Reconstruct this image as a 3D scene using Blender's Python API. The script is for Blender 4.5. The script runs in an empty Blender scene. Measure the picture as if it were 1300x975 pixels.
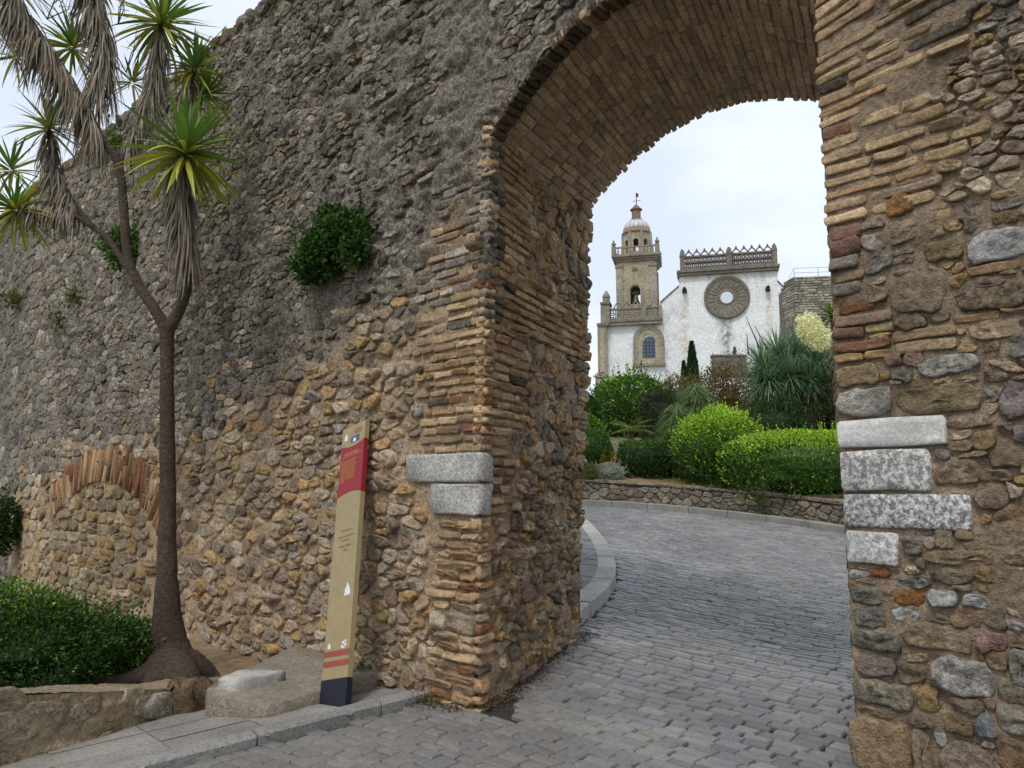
import bpy, math, random
import numpy as np
from mathutils import Vector, Matrix

# ------------------------------------------------------------------ camera
sc = bpy.context.scene
col = sc.collection
FPX = 960.0                                   # focal length in photograph pixels (1300 wide)
PITCH = math.atan((615 - 487.5) / FPX)
EYE = np.array([0.0, 0.0, 1.6])
cam_d = bpy.data.cameras.new('camera')
cam = bpy.data.objects.new('camera', cam_d)
col.objects.link(cam)
cam.location = EYE
cam.rotation_euler = (math.pi / 2 + PITCH, 0, 0)
cam_d.sensor_width = 36.0
cam_d.lens = FPX / 1300 * 36
cam_d.clip_start = 0.05
cam_d.clip_end = 6000
sc.camera = cam

# ------------------------------------------------------------------ sky, sun, exposure
SUN_EL, SUN_AZ = math.radians(58), math.radians(205)     # azimuth clockwise from +Y
world = bpy.data.worlds.new('World')
sc.world = world
world.use_nodes = True
wn = world.node_tree
wn.nodes.clear()
w_out = wn.nodes.new('ShaderNodeOutputWorld')
w_bg = wn.nodes.new('ShaderNodeBackground')
w_sky = wn.nodes.new('ShaderNodeTexSky')
w_sky.sky_type = 'NISHITA'
w_sky.sun_disc = False
w_sky.sun_elevation = SUN_EL
w_sky.sun_rotation = SUN_AZ
w_sky.air_density = 1.0
w_sky.dust_density = 2.0
w_tc = wn.nodes.new('ShaderNodeTexCoord')
w_map = wn.nodes.new('ShaderNodeMapping')
w_map.inputs['Scale'].default_value = (1.0, 1.0, 2.6)
w_no = wn.nodes.new('ShaderNodeTexNoise')
w_no.inputs['Scale'].default_value = 3.0
w_no.inputs['Detail'].default_value = 5
w_no.inputs['Roughness'].default_value = 0.5
w_cr = wn.nodes.new('ShaderNodeValToRGB')
w_cr.color_ramp.elements[0].position = 0.38
w_cr.color_ramp.elements[0].color = (6.7, 7.4, 8.5, 1)
w_cr.color_ramp.elements[1].position = 0.60
w_cr.color_ramp.elements[1].color = (8.1, 8.7, 9.5, 1)
w_mix = wn.nodes.new('ShaderNodeMixRGB')
w_mix.inputs[0].default_value = 0.90
wn.links.new(w_tc.outputs['Generated'], w_map.inputs[0])
wn.links.new(w_map.outputs[0], w_no.inputs['Vector'])
wn.links.new(w_no.outputs['Fac'], w_cr.inputs[0])
wn.links.new(w_sky.outputs[0], w_mix.inputs[1])
wn.links.new(w_cr.outputs[0], w_mix.inputs[2])
wn.links.new(w_mix.outputs[0], w_bg.inputs[0])
w_bg.inputs[1].default_value = 0.106
wn.links.new(w_bg.outputs[0], w_out.inputs[0])

sun_d = bpy.data.lights.new('sun', 'SUN')
sun_d.energy = 1.5
sun_d.angle = math.radians(13)
sun_d.color = (1.0, 0.95, 0.88)
sun = bpy.data.objects.new('sun', sun_d)
col.objects.link(sun)
sdir = Vector((math.sin(SUN_AZ) * math.cos(SUN_EL), math.cos(SUN_AZ) * math.cos(SUN_EL), math.sin(SUN_EL)))
sun.rotation_euler = (-sdir).to_track_quat('-Z', 'Y').to_euler()
sun.location = (0, -10, 30)

sc.view_settings.view_transform = 'Standard'
sc.view_settings.look = 'None'
sc.view_settings.exposure = 0.24
sc.view_settings.gamma = 1.0
sc.view_settings.use_curve_mapping = False
sc.render.engine = 'CYCLES'
sc.cycles.use_denoising = True
sc.cycles.max_bounces = 8
sc.cycles.diffuse_bounces = 6
sc.cycles.transparent_max_bounces = 4

# ------------------------------------------------------------------ frame of the wall
rng = np.random.default_rng(7)
R_ = random.Random(5)
CP, SP = math.cos(PITCH), math.sin(PITCH)


def ray(px, py):
    x = (px - 650) / FPX
    z = -(py - 487.5) / FPX
    return np.array([x, CP - z * SP, SP + z * CP])


def proj(P):
    d = np.asarray(P, float) - EYE
    y = d[..., 1] * CP + d[..., 2] * SP
    z = -d[..., 1] * SP + d[..., 2] * CP
    y = np.where(y < 0.05, 0.05, y)
    return np.stack([650 + FPX * d[..., 0] / y, 487.5 - FPX * z / y], -1)


def onplane(px, py, O, n):
    d = ray(px, py)
    return EYE + d * (((O - EYE) @ n) / (d @ n))


def atdepth(px, py, Y):
    d = ray(px, py)
    return EYE + d * (Y / d[1])


def onz(px, py, z):
    d = ray(px, py)
    return EYE + d * ((z - 1.6) / d[2])


C0 = onz(600, 898, 0.0)                       # foot of the left gate corner
_a = math.atan(980 * CP / FPX)
_b = math.atan(450 * CP / FPX)
LD = np.array([-math.sin(_a), math.cos(_a), 0])       # along the wall, to the left
RD = -LD
NF = np.array([-math.cos(_a), -math.sin(_a), 0])      # out of the wall, towards the camera
JD = np.array([math.sin(_b), math.cos(_b), 0])        # into the passage
NJ = np.array([JD[1], -JD[0], 0])                     # out of the left jamb
GW = 2.67                                     # gate width along the wall
GD = 2.3                                      # wall depth along the passage
Z3 = np.array([0, 0, 1.0])


def wall_uz(px, py):
    P = onplane(px, py, C0, NF)
    return float((P - C0) @ LD), float(P[2])


GW = -wall_uz(1070, 600)[0]


def sp(x, k=0.25):                            # softplus
    x = np.asarray(x, float)
    return k * np.logaddexp(0, x / k)


def road_z(x, y):
    d = -((x - C0[0]) * NJ[0] + (y - C0[1]) * NJ[1])
    bk = -((x - C0[0]) * NF[0] + (y - C0[1]) * NF[1])
    front = 1 / (1 + np.exp(np.clip((bk - 1.2) / 0.25, -30, 30)))
    z = -0.11 * np.minimum(sp(d, 0.15), 9.0) * front
    s = 0.1 * (y - 7.7) - 0.05 * (x - 0.6)
    return z + np.minimum(sp(s, 0.2), 2.6 + 0.004 * sp(s, 0.2)) * (1 - front)


def onroad(px, py):
    d = ray(px, py)
    lo, hi = 1.0, None
    k = 1.5
    while k < 80:
        P = EYE + d * k
        if P[2] < road_z(P[0], P[1]):
            hi = k
            break
        lo = k
        k *= 1.02
    if hi is None:
        return EYE + d * 30
    for _ in range(30):
        m = (lo + hi) / 2
        P = EYE + d * m
        if P[2] < road_z(P[0], P[1]):
            hi = m
        else:
            lo = m
    return EYE + d * hi


# ------------------------------------------------------------------ noise
def _hash(i, j, k, s):
    n = (i * 374761393 + j * 668265263 + k * 2147483647 + s * 974634777) & 0xFFFFFFFF
    n = ((n ^ (n >> 13)) * 1274126177) & 0xFFFFFFFF
    n = n ^ (n >> 16)
    return (n & 0xFFFFFF) / float(0xFFFFFF)


def vnoise(P, s=0):
    P = np.asarray(P, float)
    I = np.floor(P).astype(np.int64)
    f = P - I
    f = f * f * (3 - 2 * f)
    r = 0
    for a in (0, 1):
        for b in (0, 1):
            for c in (0, 1):
                w = (f[..., 0] if a else 1 - f[..., 0]) * (f[..., 1] if b else 1 - f[..., 1]) * (f[..., 2] if c else 1 - f[..., 2])
                r = r + w * _hash(I[..., 0] + a, I[..., 1] + b, I[..., 2] + c, s)
    return r * 2 - 1


def fbm(P, octv=4, s=0, gain=0.5):
    P = np.asarray(P, float)
    r, a, t = 0, 1.0, 0
    for o in range(octv):
        r = r + a * vnoise(P * (2.03 ** o) + 17.3 * o, s + o)
        t += a
        a *= gain
    return r / t


def sstep(a, b, x):
    t = np.clip((np.asarray(x, float) - a) / (b - a), 0, 1)
    return t * t * (3 - 2 * t)


def S(r, g, b):
    f = lambda c: (c / 255 / 12.92) if c / 255 <= 0.04045 else ((c / 255 + 0.055) / 1.055) ** 2.4
    return np.array([f(r), f(g), f(b)])


# ------------------------------------------------------------------ materials
def new_mat(name):
    m = bpy.data.materials.new(name)
    m.use_nodes = True
    nt = m.node_tree
    b = nt.nodes['Principled BSDF']
    return m, nt, b


def add_noise(nt, vec, scale, detail=6, rough=0.6):
    n = nt.nodes.new('ShaderNodeTexNoise')
    n.inputs['Scale'].default_value = scale
    n.inputs['Detail'].default_value = detail
    n.inputs['Roughness'].default_value = rough
    nt.links.new(vec, n.inputs['Vector'])
    return n.outputs['Fac']


def ramp(nt, fac, p0, c0, p1, c1):
    r = nt.nodes.new('ShaderNodeValToRGB')
    r.color_ramp.elements[0].position = p0
    r.color_ramp.elements[1].position = p1
    r.color_ramp.elements[0].color = (*c0, 1) if hasattr(c0, '__len__') else (c0, c0, c0, 1)
    r.color_ramp.elements[1].color = (*c1, 1) if hasattr(c1, '__len__') else (c1, c1, c1, 1)
    nt.links.new(fac, r.inputs[0])
    return r.outputs['Color']


def mixc(nt, kind, fac, a, b):
    m = nt.nodes.new('ShaderNodeMixRGB')
    m.blend_type = kind
    for i, v in ((0, fac), (1, a), (2, b)):
        if hasattr(v, 'is_output'):
            nt.links.new(v, m.inputs[i])
        elif i == 0:
            m.inputs[0].default_value = v
        else:
            m.inputs[i].default_value = (*v, 1)
    return m.outputs[0]


def mul(nt, a, b):
    m = nt.nodes.new('ShaderNodeMath')
    m.operation = 'MULTIPLY'
    for i, v in ((0, a), (1, b)):
        if hasattr(v, 'is_output'):
            nt.links.new(v, m.inputs[i])
        else:
            m.inputs[i].default_value = v
    return m.outputs[0]


def coords(nt):
    g = nt.nodes.new('ShaderNodeNewGeometry')
    return g.outputs['Position']


def stone_mat(name, base=None, s_big=3.0, s_mid=22.0, s_fine=90.0, contrast=(0.6, 1.35), lichen=0.5, dark=0.6,
              bump=0.6, dist=0.02, rough=0.9, pale=(0.5, 0.48, 0.44), black=(0.05, 0.045, 0.04), lich_s=7.0, spec=0.25, pits=0.0, dk=(0.48, 0.62), bigc=(0.8, 1.18)):
    """Rough masonry: colour from the mesh, weathering (alpha of the colour) drives dark and pale growth."""
    m, nt, b = new_mat(name)
    pos = coords(nt)
    if base is None:
        at = nt.nodes.new('ShaderNodeVertexColor')
        at.layer_name = 'Col'
        colr, wth = at.outputs['Color'], at.outputs['Alpha']
    else:
        rgb = nt.nodes.new('ShaderNodeRGB')
        rgb.outputs[0].default_value = (*base, 1)
        colr = rgb.outputs[0]
        v = nt.nodes.new('ShaderNodeValue')
        v.outputs[0].default_value = 0.5
        wth = v.outputs[0]
    n_mid = add_noise(nt, pos, s_mid, 8, 0.68)
    n_big = add_noise(nt, pos, s_big, 4, 0.55)
    n_fine = add_noise(nt, pos, s_fine, 4, 0.7)
    c = mixc(nt, 'MULTIPLY', 1.0, colr, ramp(nt, n_mid, 0.28, contrast[0], 0.72, contrast[1]))
    c = mixc(nt, 'MULTIPLY', 1.0, c, ramp(nt, n_big, 0.3, bigc[0], 0.7, bigc[1]))
    c = mixc(nt, 'MULTIPLY', 1.0, c, ramp(nt, n_fine, 0.3, 0.72, 0.7, 1.25))
    n_pit = None
    if pits:                                   # hollows of weathered limestone, their shade multiplied into the colour
        n_pit = add_noise(nt, pos, 34.0, 5, 0.7)
        c = mixc(nt, 'MULTIPLY', mul(nt, wth, pits), c, ramp(nt, n_pit, 0.35, 0.26, 0.60, 1.55))
    if dark:
        nd = add_noise(nt, pos, lich_s * 1.7, 9, 0.75)
        f = mul(nt, mul(nt, ramp(nt, nd, dk[0], 0.0, dk[1], 1.0), wth), dark)
        c = mixc(nt, 'MIX', f, c, black)
    if lichen:
        nl = add_noise(nt, pos, lich_s, 9, 0.72)
        f = mul(nt, mul(nt, ramp(nt, nl, 0.60, 0.0, 0.68, 1.0), wth), lichen)
        c = mixc(nt, 'MIX', f, c, pale)
    nt.links.new(c, b.inputs['Base Color'])
    b.inputs['Roughness'].default_value = rough
    b.inputs['Specular IOR Level'].default_value = spec
    add = nt.nodes.new('ShaderNodeMath')
    add.operation = 'MULTIPLY_ADD'
    nt.links.new(n_fine, add.inputs[0])
    add.inputs[1].default_value = 0.35
    nt.links.new(n_mid, add.inputs[2])
    hgt = add.outputs[0]
    if n_pit is not None:
        ad2 = nt.nodes.new('ShaderNodeMath')
        ad2.operation = 'MULTIPLY_ADD'
        nt.links.new(n_pit, ad2.inputs[0])
        ad2.inputs[1].default_value = 1.1
        nt.links.new(hgt, ad2.inputs[2])
        hgt = ad2.outputs[0]
    bp = nt.nodes.new('ShaderNodeBump')
    bp.inputs['Strength'].default_value = bump
    bp.inputs['Distance'].default_value = dist
    nt.links.new(hgt, bp.inputs['Height'])
    nt.links.new(bp.outputs[0], b.inputs['Normal'])
    return m


def leaf_mat(name, rough=0.5, trans=0.25, var=0.25):
    m, nt, b = new_mat(name)
    at = nt.nodes.new('ShaderNodeVertexColor')
    at.layer_name = 'Col'
    pos = coords(nt)
    n = add_noise(nt, pos, 9.0, 3)
    c = mixc(nt, 'MULTIPLY', 1.0, at.outputs['Color'], ramp(nt, n, 0.3, 1 - var, 0.7, 1 + var))
    nt.links.new(c, b.inputs['Base Color'])
    b.inputs['Roughness'].default_value = rough
    b.inputs['Specular IOR Level'].default_value = 0.3
    tr = nt.nodes.new('ShaderNodeBsdfTranslucent')
    nt.links.new(c, tr.inputs['Color'])
    mx = nt.nodes.new('ShaderNodeMixShader')
    mx.inputs[0].default_value = trans
    nt.links.new(b.outputs[0], mx.inputs[1])
    nt.links.new(tr.outputs[0], mx.inputs[2])
    nt.links.new(mx.outputs[0], nt.nodes['Material Output'].inputs['Surface'])
    return m


def plain_mat(name, color, rough=0.6, var=0.12, scale=20, spec=0.4, bump=0.0, metal=0.0):
    m, nt, b = new_mat(name)
    n = add_noise(nt, coords(nt), scale, 5)
    c = mixc(nt, 'MULTIPLY', 1.0, tuple(color), ramp(nt, n, 0.3, 1 - var, 0.7, 1 + var))
    nt.links.new(c, b.inputs['Base Color'])
    b.inputs['Roughness'].default_value = rough
    b.inputs['Specular IOR Level'].default_value = spec
    b.inputs['Metallic'].default_value = metal
    if bump:
        bp = nt.nodes.new('ShaderNodeBump')
        bp.inputs['Strength'].default_value = bump
        bp.inputs['Distance'].default_value = 0.01
        nt.links.new(n, bp.inputs['Height'])
        nt.links.new(bp.outputs[0], b.inputs['Normal'])
    return m


M = {}
M['rubble'] = stone_mat('rubble_stone', spec=.12, s_mid=16, s_fine=75, bump=1.0, dist=.04, contrast=(.62, 1.3), pits=1.0)
M['mortar'] = stone_mat('lime_mortar', spec=.12, s_mid=26, contrast=(0.7, 1.25), dark=0.6, lichen=0.3, bump=1.0, dist=0.035, pits=1.0)
M['brick'] = stone_mat('old_brick', spec=.12, s_mid=30, contrast=(0.7, 1.25), dark=0.45, lichen=0.35, bump=0.8, dist=0.02, pits=.7)
M['marble'] = stone_mat('white_quoin_stone', s_mid=45, s_fine=150, contrast=(0.85, 1.12), dark=0.95, lichen=0.0, bump=0.5, dist=0.012, black=(0.07, 0.07, 0.07), lich_s=26, dk=(.45, .55), pits=.5)
M['sett'] = stone_mat('granite_sett', s_big=1.1, s_mid=30, s_fine=120, contrast=(0.75, 1.22), dark=0.0, lichen=0.0, bump=0.6, dist=0.012, rough=0.5, spec=0.5)
M['road'] = stone_mat('road_bed', base=S(58, 56, 53), s_mid=14, s_fine=120, dark=0.3, lichen=0.0, bump=0.4, dist=0.01)
M['granite'] = stone_mat('speckled_granite', s_mid=45, s_fine=110, contrast=(0.55, 1.4), dark=0.0, lichen=0.0, bump=0.25, dist=0.006, rough=0.75)
M['soil'] = stone_mat('dry_soil', base=S(136, 116, 90), s_mid=12, dark=0.2, lichen=0.0, bump=0.8, dist=0.03)
M['scrub'] = stone_mat('dry_scrub_ground', base=S(118, 116, 78), s_big=.6, s_mid=5, s_fine=40, contrast=(.55, 1.4), dark=.5, lichen=.4, bump=.9, dist=.05, pale=S(150, 132, 98), black=S(58, 70, 34), lich_s=1.5)
M['bark'] = stone_mat('yucca_bark', s_mid=28, s_fine=70, contrast=(0.65, 1.35), dark=0.4, lichen=0.25, bump=1.0, dist=0.03, pits=.8, pale=(0.25, 0.22, 0.2))
M['leaf'] = leaf_mat('leaf_green')
M['blade'] = leaf_mat('yucca_blade', rough=0.4, trans=0.2, var=0.15)
M['dry'] = leaf_mat('dry_leaf', rough=0.8, trans=0.15, var=0.2)


# ------------------------------------------------------------------ mesh builder
class MB:
    def __init__(self):
        self.v, self.f, self.c, self.n = [], [], [], 0

    def add(self, verts, faces, color=(0.5, 0.5, 0.5, 0.5)):
        verts = np.asarray(verts, float).reshape(-1, 3)
        color = np.asarray(color, float)
        if color.ndim == 1:
            if len(color) == 3:
                color = np.append(color, 0.5)
            color = np.tile(color, (len(verts), 1))
        elif color.shape[1] == 3:
            color = np.hstack([color, np.full((len(color), 1), 0.5)])
        if not isinstance(faces, list):
            faces = [faces]
        for fa in faces:
            fa = np.asarray(fa, np.int64)
            if fa.size:
                self.f.append(fa + self.n)
        self.v.append(verts)
        self.c.append(color)
        self.n += len(verts)

    def box(self, c, ex, ey, ez, color=(0.5, 0.5, 0.5, 0.5), ax=None):
        """box centred at c, half sizes along axes ax (default world)."""
        A = np.eye(3) if ax is None else np.asarray(ax, float)
        s = np.array([[-1, -1, -1], [1, -1, -1], [1, 1, -1], [-1, 1, -1], [-1, -1, 1], [1, -1, 1], [1, 1, 1], [-1, 1, 1]], float) * [ex, ey, ez]
        self.add(np.asarray(c) + s @ A, np.array([[0, 3, 2, 1], [4, 5, 6, 7], [0, 1, 5, 4], [1, 2, 6, 5], [2, 3, 7, 6], [3, 0, 4, 7]]), color)

    def mesh(self, name, mat, smooth=True, origin=None):
        me = bpy.data.meshes.new(name)
        v = np.vstack(self.v)
        if origin is not None:
            v = v - origin
        cc = np.vstack(self.c)
        me.vertices.add(len(v))
        me.vertices.foreach_set('co', v.astype(np.float32).ravel())
        loops = np.concatenate([f.ravel() for f in self.f])
        sizes = np.concatenate([np.full(len(f), f.shape[1]) for f in self.f])
        starts = np.concatenate([[0], np.cumsum(sizes)[:-1]])
        me.loops.add(len(loops))
        me.loops.foreach_set('vertex_index', loops.astype(np.int32))
        me.polygons.add(len(sizes))
        me.polygons.foreach_set('loop_start', starts.astype(np.int32))
        me.polygons.foreach_set('loop_total', sizes.astype(np.int32))
        me.update(calc_edges=True)
        me.polygons.foreach_set('use_smooth', np.full(len(sizes), smooth))
        at = me.color_attributes.new('Col', 'FLOAT_COLOR', 'POINT')
        at.data.foreach_set('color', cc.astype(np.float32).ravel())
        me.materials.append(mat)
        me.update()
        return me


def loc_of(o):
    return np.array(o.location) + (loc_of(o.parent) if o.parent else 0)


def put(name, mb, mat, parent=None, smooth=True, kind=None, label=None, cat=None, group=None, origin=None):
    """ONE mesh object; its origin is the middle of its foot unless given (parents are never rotated)."""
    v = np.vstack(mb.v)
    if origin is None:
        origin = np.array([(v[:, 0].min() + v[:, 0].max()) / 2, (v[:, 1].min() + v[:, 1].max()) / 2, v[:, 2].min()])
    me = mb.mesh(name, mat, smooth, origin)
    o = bpy.data.objects.new(name, me)
    col.objects.link(o)
    if parent:
        o.parent = parent
        o.location = origin - loc_of(parent)
    else:
        o.location = origin
    tag(o, label, cat, group, kind)
    return o


def tag(o, label=None, cat=None, group=None, kind=None):
    if label: o['label'] = label
    if cat: o['category'] = cat
    if group: o['group'] = group
    if kind: o['kind'] = kind
    return o


def thing(name, loc, label, cat, group=None):
    o = bpy.data.objects.new(name, None)
    o.empty_display_size = 0.2
    col.objects.link(o)
    o.location = loc
    return tag(o, label, cat, group)


# ------------------------------------------------------------------ polygons and stones
def clip(poly, p, n):
    """keep the side where (x-p).n <= 0"""
    out = []
    m = len(poly)
    for i in range(m):
        a, b = poly[i], poly[(i + 1) % m]
        da = (a[0] - p[0]) * n[0] + (a[1] - p[1]) * n[1]
        db = (b[0] - p[0]) * n[0] + (b[1] - p[1]) * n[1]
        if da <= 0:
            out.append(a)
        if (da < 0 < db) or (db < 0 < da):
            t = da / (da - db)
            out.append((a[0] + (b[0] - a[0]) * t, a[1] + (b[1] - a[1]) * t))
    return out


def voronoi(seeds, asp, gap):
    """cells (lists of (u,v)) of seeds in a metric where u is squeezed by asp; gap = half joint."""
    P = np.asarray(seeds, float) / [asp, 1.0]
    n = len(P)
    area = (np.ptp(P[:, 0]) * np.ptp(P[:, 1])) / max(n, 1)
    h = 2.2 * math.sqrt(area)
    grid = {}
    for i, (x, y) in enumerate(P):
        grid.setdefault((int(x // h), int(y // h)), []).append(i)
    cells = []
    for i in range(n):
        x, y = P[i]
        gx, gy = int(x // h), int(y // h)
        nb = []
        for a in (-1, 0, 1):
            for b in (-1, 0, 1):
                nb += grid.get((gx + a, gy + b), [])
        nb = [(math.hypot(P[j][0] - x, P[j][1] - y), j) for j in nb if j != i]
        nb.sort()
        poly = [(x - h * .8, y - h * .8), (x + h * .8, y - h * .8), (x + h * .8, y + h * .8), (x - h * .8, y + h * .8)]
        for d, j in nb:
            if d < 1e-6: continue
            rmax = max(math.hypot(q[0] - x, q[1] - y) for q in poly)
            if d / 2 - gap > rmax: break
            nx, ny = (P[j][0] - x) / d, (P[j][1] - y) / d
            k = max(d / 2 - gap, d * 0.2)
            poly = clip(poly, (x + nx * k, y + ny * k), (nx, ny))
            if len(poly) < 3: break
        if len(poly) >= 3:
            cells.append([(q[0] * asp, q[1]) for q in poly])
    return cells


def area_c(poly):
    a = cx = cy = 0
    for i in range(len(poly)):
        x0, y0 = poly[i]
        x1, y1 = poly[(i + 1) % len(poly)]
        k = x0 * y1 - x1 * y0
        a += k
        cx += (x0 + x1) * k
        cy += (y0 + y1) * k
    if abs(a) < 1e-12:
        return 0, poly[0]
    return a / 2, (cx / (3 * a), cy / (3 * a))


def exclude(poly, rects, g):
    """trim a convex cell so that it stays clear of the rectangles (u0,v0,u1,v1)"""
    for r in rects:
        if len(poly) < 3: return None
        us = [q[0] for q in poly]
        vs = [q[1] for q in poly]
        u0, v0, u1, v1 = r[0] - g, r[1] - g, r[2] + g, r[3] + g
        if max(us) <= u0 or min(us) >= u1 or max(vs) <= v0 or min(vs) >= v1:
            continue
        _, c = area_c(poly)
        opts = [(c[0] - u1, (u1, 0), (-1, 0)), (u0 - c[0], (u0, 0), (1, 0)), (c[1] - v1, (0, v1), (0, -1)), (v0 - c[1], (0, v0), (0, 1))]
        best = max(opts, key=lambda o: o[0])
        if best[0] < -0.02: return None
        poly = clip(poly, best[1], best[2])
    return poly if len(poly) >= 3 else None


def chaikin(poly, k=0.25, it=1):
    for _ in range(it):
        out = []
        for i in range(len(poly)):
            a, b = poly[i], poly[(i + 1) % len(poly)]
            out.append((a[0] + (b[0] - a[0]) * k, a[1] + (b[1] - a[1]) * k))
            out.append((b[0] + (a[0] - b[0]) * k, b[1] + (a[1] - b[1]) * k))
        poly = out
    return poly


def resample(poly, n):
    P = np.array(poly + [poly[0]])
    seg = np.hypot(*(P[1:] - P[:-1]).T)
    s = np.concatenate([[0], np.cumsum(seg)])
    t = np.linspace(0, s[-1], n, endpoint=False)
    return np.stack([np.interp(t, s, P[:, 0]), np.interp(t, s, P[:, 1])], -1)


def rect_poly(u0, v0, u1, v1, cut=0.008, skew=0.0, j=0.0):
    cu, cv = min(cut, abs(u1 - u0) * .3), min(cut, abs(v1 - v0) * .3)
    w = (u1 - u0)
    pts = [(u0 + cu, v0), (u0 + w * .5, v0), (u1 - cu, v0), (u1, v0 + cv), (u1, v1 - cv), (u1 - cu, v1), (u0 + w * .5, v1), (u0 + cu, v1), (u0, v1 - cv), (u0, v0 + cv)]
    return np.array([(p[0] + rng.normal(0, j), p[1] + skew * (p[0] - u0) + rng.normal(0, j)) for p in pts])


RINGS_S = ((0, -1), (0, .62), (.10, .95), (.5, 1.0))
RINGS_L = ((0, -1), (0, .52), (.07, .90), (.24, 1.0), (.52, 1.0), (.80, 1.0))


def stone(pts, mapf, H, color, embed=0.05, rough=0.12, rings=RINGS_L, tilt=0.28, wth=0.5):
    """one dressed or rubble stone: outline pts (N,2) in a surface's (u,v), bulging out by H. -> (verts, faces, colours)"""
    n = len(pts)
    c = pts.mean(0)
    half = np.maximum(np.abs(pts - c).max(0), 1e-4)
    mm = half.min()
    tu, tv = rng.normal(0, tilt, 2) * H
    V, Hs = [], []
    prof = rng.normal(0, rough * .6, n)
    prof = (prof + np.roll(prof, 1) + np.roll(prof, -1)) / 2
    for k, (f, h) in enumerate(rings):
        s = 1 - f * mm / half
        uv = c + (pts - c) * s
        if k > 0:
            uv = uv + rng.normal(0, rough * mm * .16, (n, 2))
        hh = np.full(n, -embed) if h < 0 else H * h * (1 + prof) + rng.normal(0, rough * H * .8, n)
        if h > 0:
            hh = hh + ((uv - c) / half) @ np.array([tu, tv])
        V.append(uv)
        Hs.append(hh)
    V.append(c[None])
    Hs.append(np.array([H * (1 + rng.normal(0, rough))]))
    uv = np.vstack(V)
    h = np.concatenate(Hs)
    P = mapf(uv[:, 0], uv[:, 1], h)
    i = np.arange(n)
    i2 = (i + 1) % n
    Q = np.vstack([np.stack([k * n + i, k * n + i2, (k + 1) * n + i2, (k + 1) * n + i], -1) for k in range(len(rings) - 1)])
    k = len(rings) - 1
    T = np.stack([k * n + i, k * n + i2, np.full(n, (k + 1) * n)], -1)
    cc = np.asarray(color)[None, :] * (1 + rng.normal(0, .05, (len(P), 1)))
    cc = np.hstack([np.clip(cc, 0, 1), np.full((len(P), 1), wth)])
    return P, [Q, T], cc


def screen_size(P):
    q = proj(P)
    if q[:, 0].max() < 0 or q[:, 0].min() > 1300 or q[:, 1].max() < 0 or q[:, 1].min() > 975:
        return 0
    d = np.ptp(q, axis=0)
    return d[0] * d[1]


def roughen(pieces, amp=.010, f=9.0, seed=3):
    """broken faces: push the points of many stones about with one noise field"""
    n = [len(p[0]) for p in pieces]
    V = np.vstack([p[0] for p in pieces])
    D = np.stack([fbm(V * f, 2, seed + k * 5) for k in range(3)], -1) * amp
    D += np.stack([fbm(V * f * 3.3, 2, seed + 30 + k * 5) for k in range(3)], -1) * amp * .6
    V = V + D
    out, a = [], 0
    for p, k in zip(pieces, n):
        out.append((V[a:a + k], p[1], p[2]))
        a += k
    return out


def deal(pieces, name, rest_name, mat, parent, limit=300, smooth=True, min_px=30):
    """the `limit` pieces that show largest become parts of their own; the rest one joined part"""
    order = sorted(range(len(pieces)), key=lambda i: -screen_size(pieces[i][0]))
    rest = MB()
    for k, i in enumerate(order):
        P, F, Cc = pieces[i]
        if k < limit and screen_size(P) > min_px:
            mb = MB()
            mb.add(P, F, Cc)
            put(name, mb, mat, parent, smooth)
        else:
            rest.add(P, F, Cc)
    if rest.n:
        put(rest_name, rest, mat, parent, smooth, kind='stuff')


def tube(mb, pts, rad, n=10, color=(0.3, 0.25, 0.2), noise=0.0, cap=True):
    pts = np.asarray(pts, float)
    rad = np.broadcast_to(np.asarray(rad, float), (len(pts),))
    d = np.gradient(pts, axis=0)
    d /= np.linalg.norm(d, axis=1)[:, None] + 1e-9
    up = np.array([0, 0, 1.0]) if abs(d[0][2]) < .9 else np.array([1.0, 0, 0])
    V = []
    a = np.linspace(0, 2 * math.pi, n, endpoint=False)
    x = np.cross(up, d[0])
    for k in range(len(pts)):
        x = x - d[k] * (x @ d[k])
        x /= np.linalg.norm(x) + 1e-9
        y = np.cross(d[k], x)
        r = rad[k] * (1 + rng.normal(0, noise, n)) if noise else np.full(n, rad[k])
        V.append(pts[k] + (np.cos(a) * r)[:, None] * x + (np.sin(a) * r)[:, None] * y)
    V = np.vstack(V)
    i = np.arange(n)
    F = np.vstack([np.stack([k * n + i, k * n + (i + 1) % n, (k + 1) * n + (i + 1) % n, (k + 1) * n + i], -1) for k in range(len(pts) - 1)])
    mb.add(V, F, color)
    if cap:
        mb.f.append((np.arange(n)[::-1] + mb.n - len(V))[None])
        mb.f.append((np.arange(n) + mb.n - n)[None])


def smooth_path(pts, m=6):
    """Catmull-Rom through pts (rows of any width)"""
    P = np.asarray(pts, float)
    P = np.vstack([2 * P[0] - P[1], P, 2 * P[-1] - P[-2]])
    out = []
    for i in range(1, len(P) - 2):
        for t in np.linspace(0, 1, m, endpoint=False):
            a, b, c, d = P[i - 1], P[i], P[i + 1], P[i + 2]
            out.append(.5 * (2 * b + (c - a) * t + (2 * a - 5 * b + 4 * c - d) * t ** 2 + (3 * b - 3 * c + d - a) * t ** 3))
    out.append(P[-2])
    return np.array(out)
# ------------------------------------------------------------------ the town wall with its gate
def wall_top(u):
    return 7.10 + 0.055 * np.asarray(u, float)


def bulge(u, z):
    u = np.asarray(u, float)
    z = np.asarray(z, float)
    P = np.stack([u * .55, z * .6, 0 * u + 3.3], -1)
    return 0.07 * fbm(P, 3, 11) * sstep(0.2, 1.6, u)


def lean(v):
    return 0.036 * np.clip(v, 0, 4.6)


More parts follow.
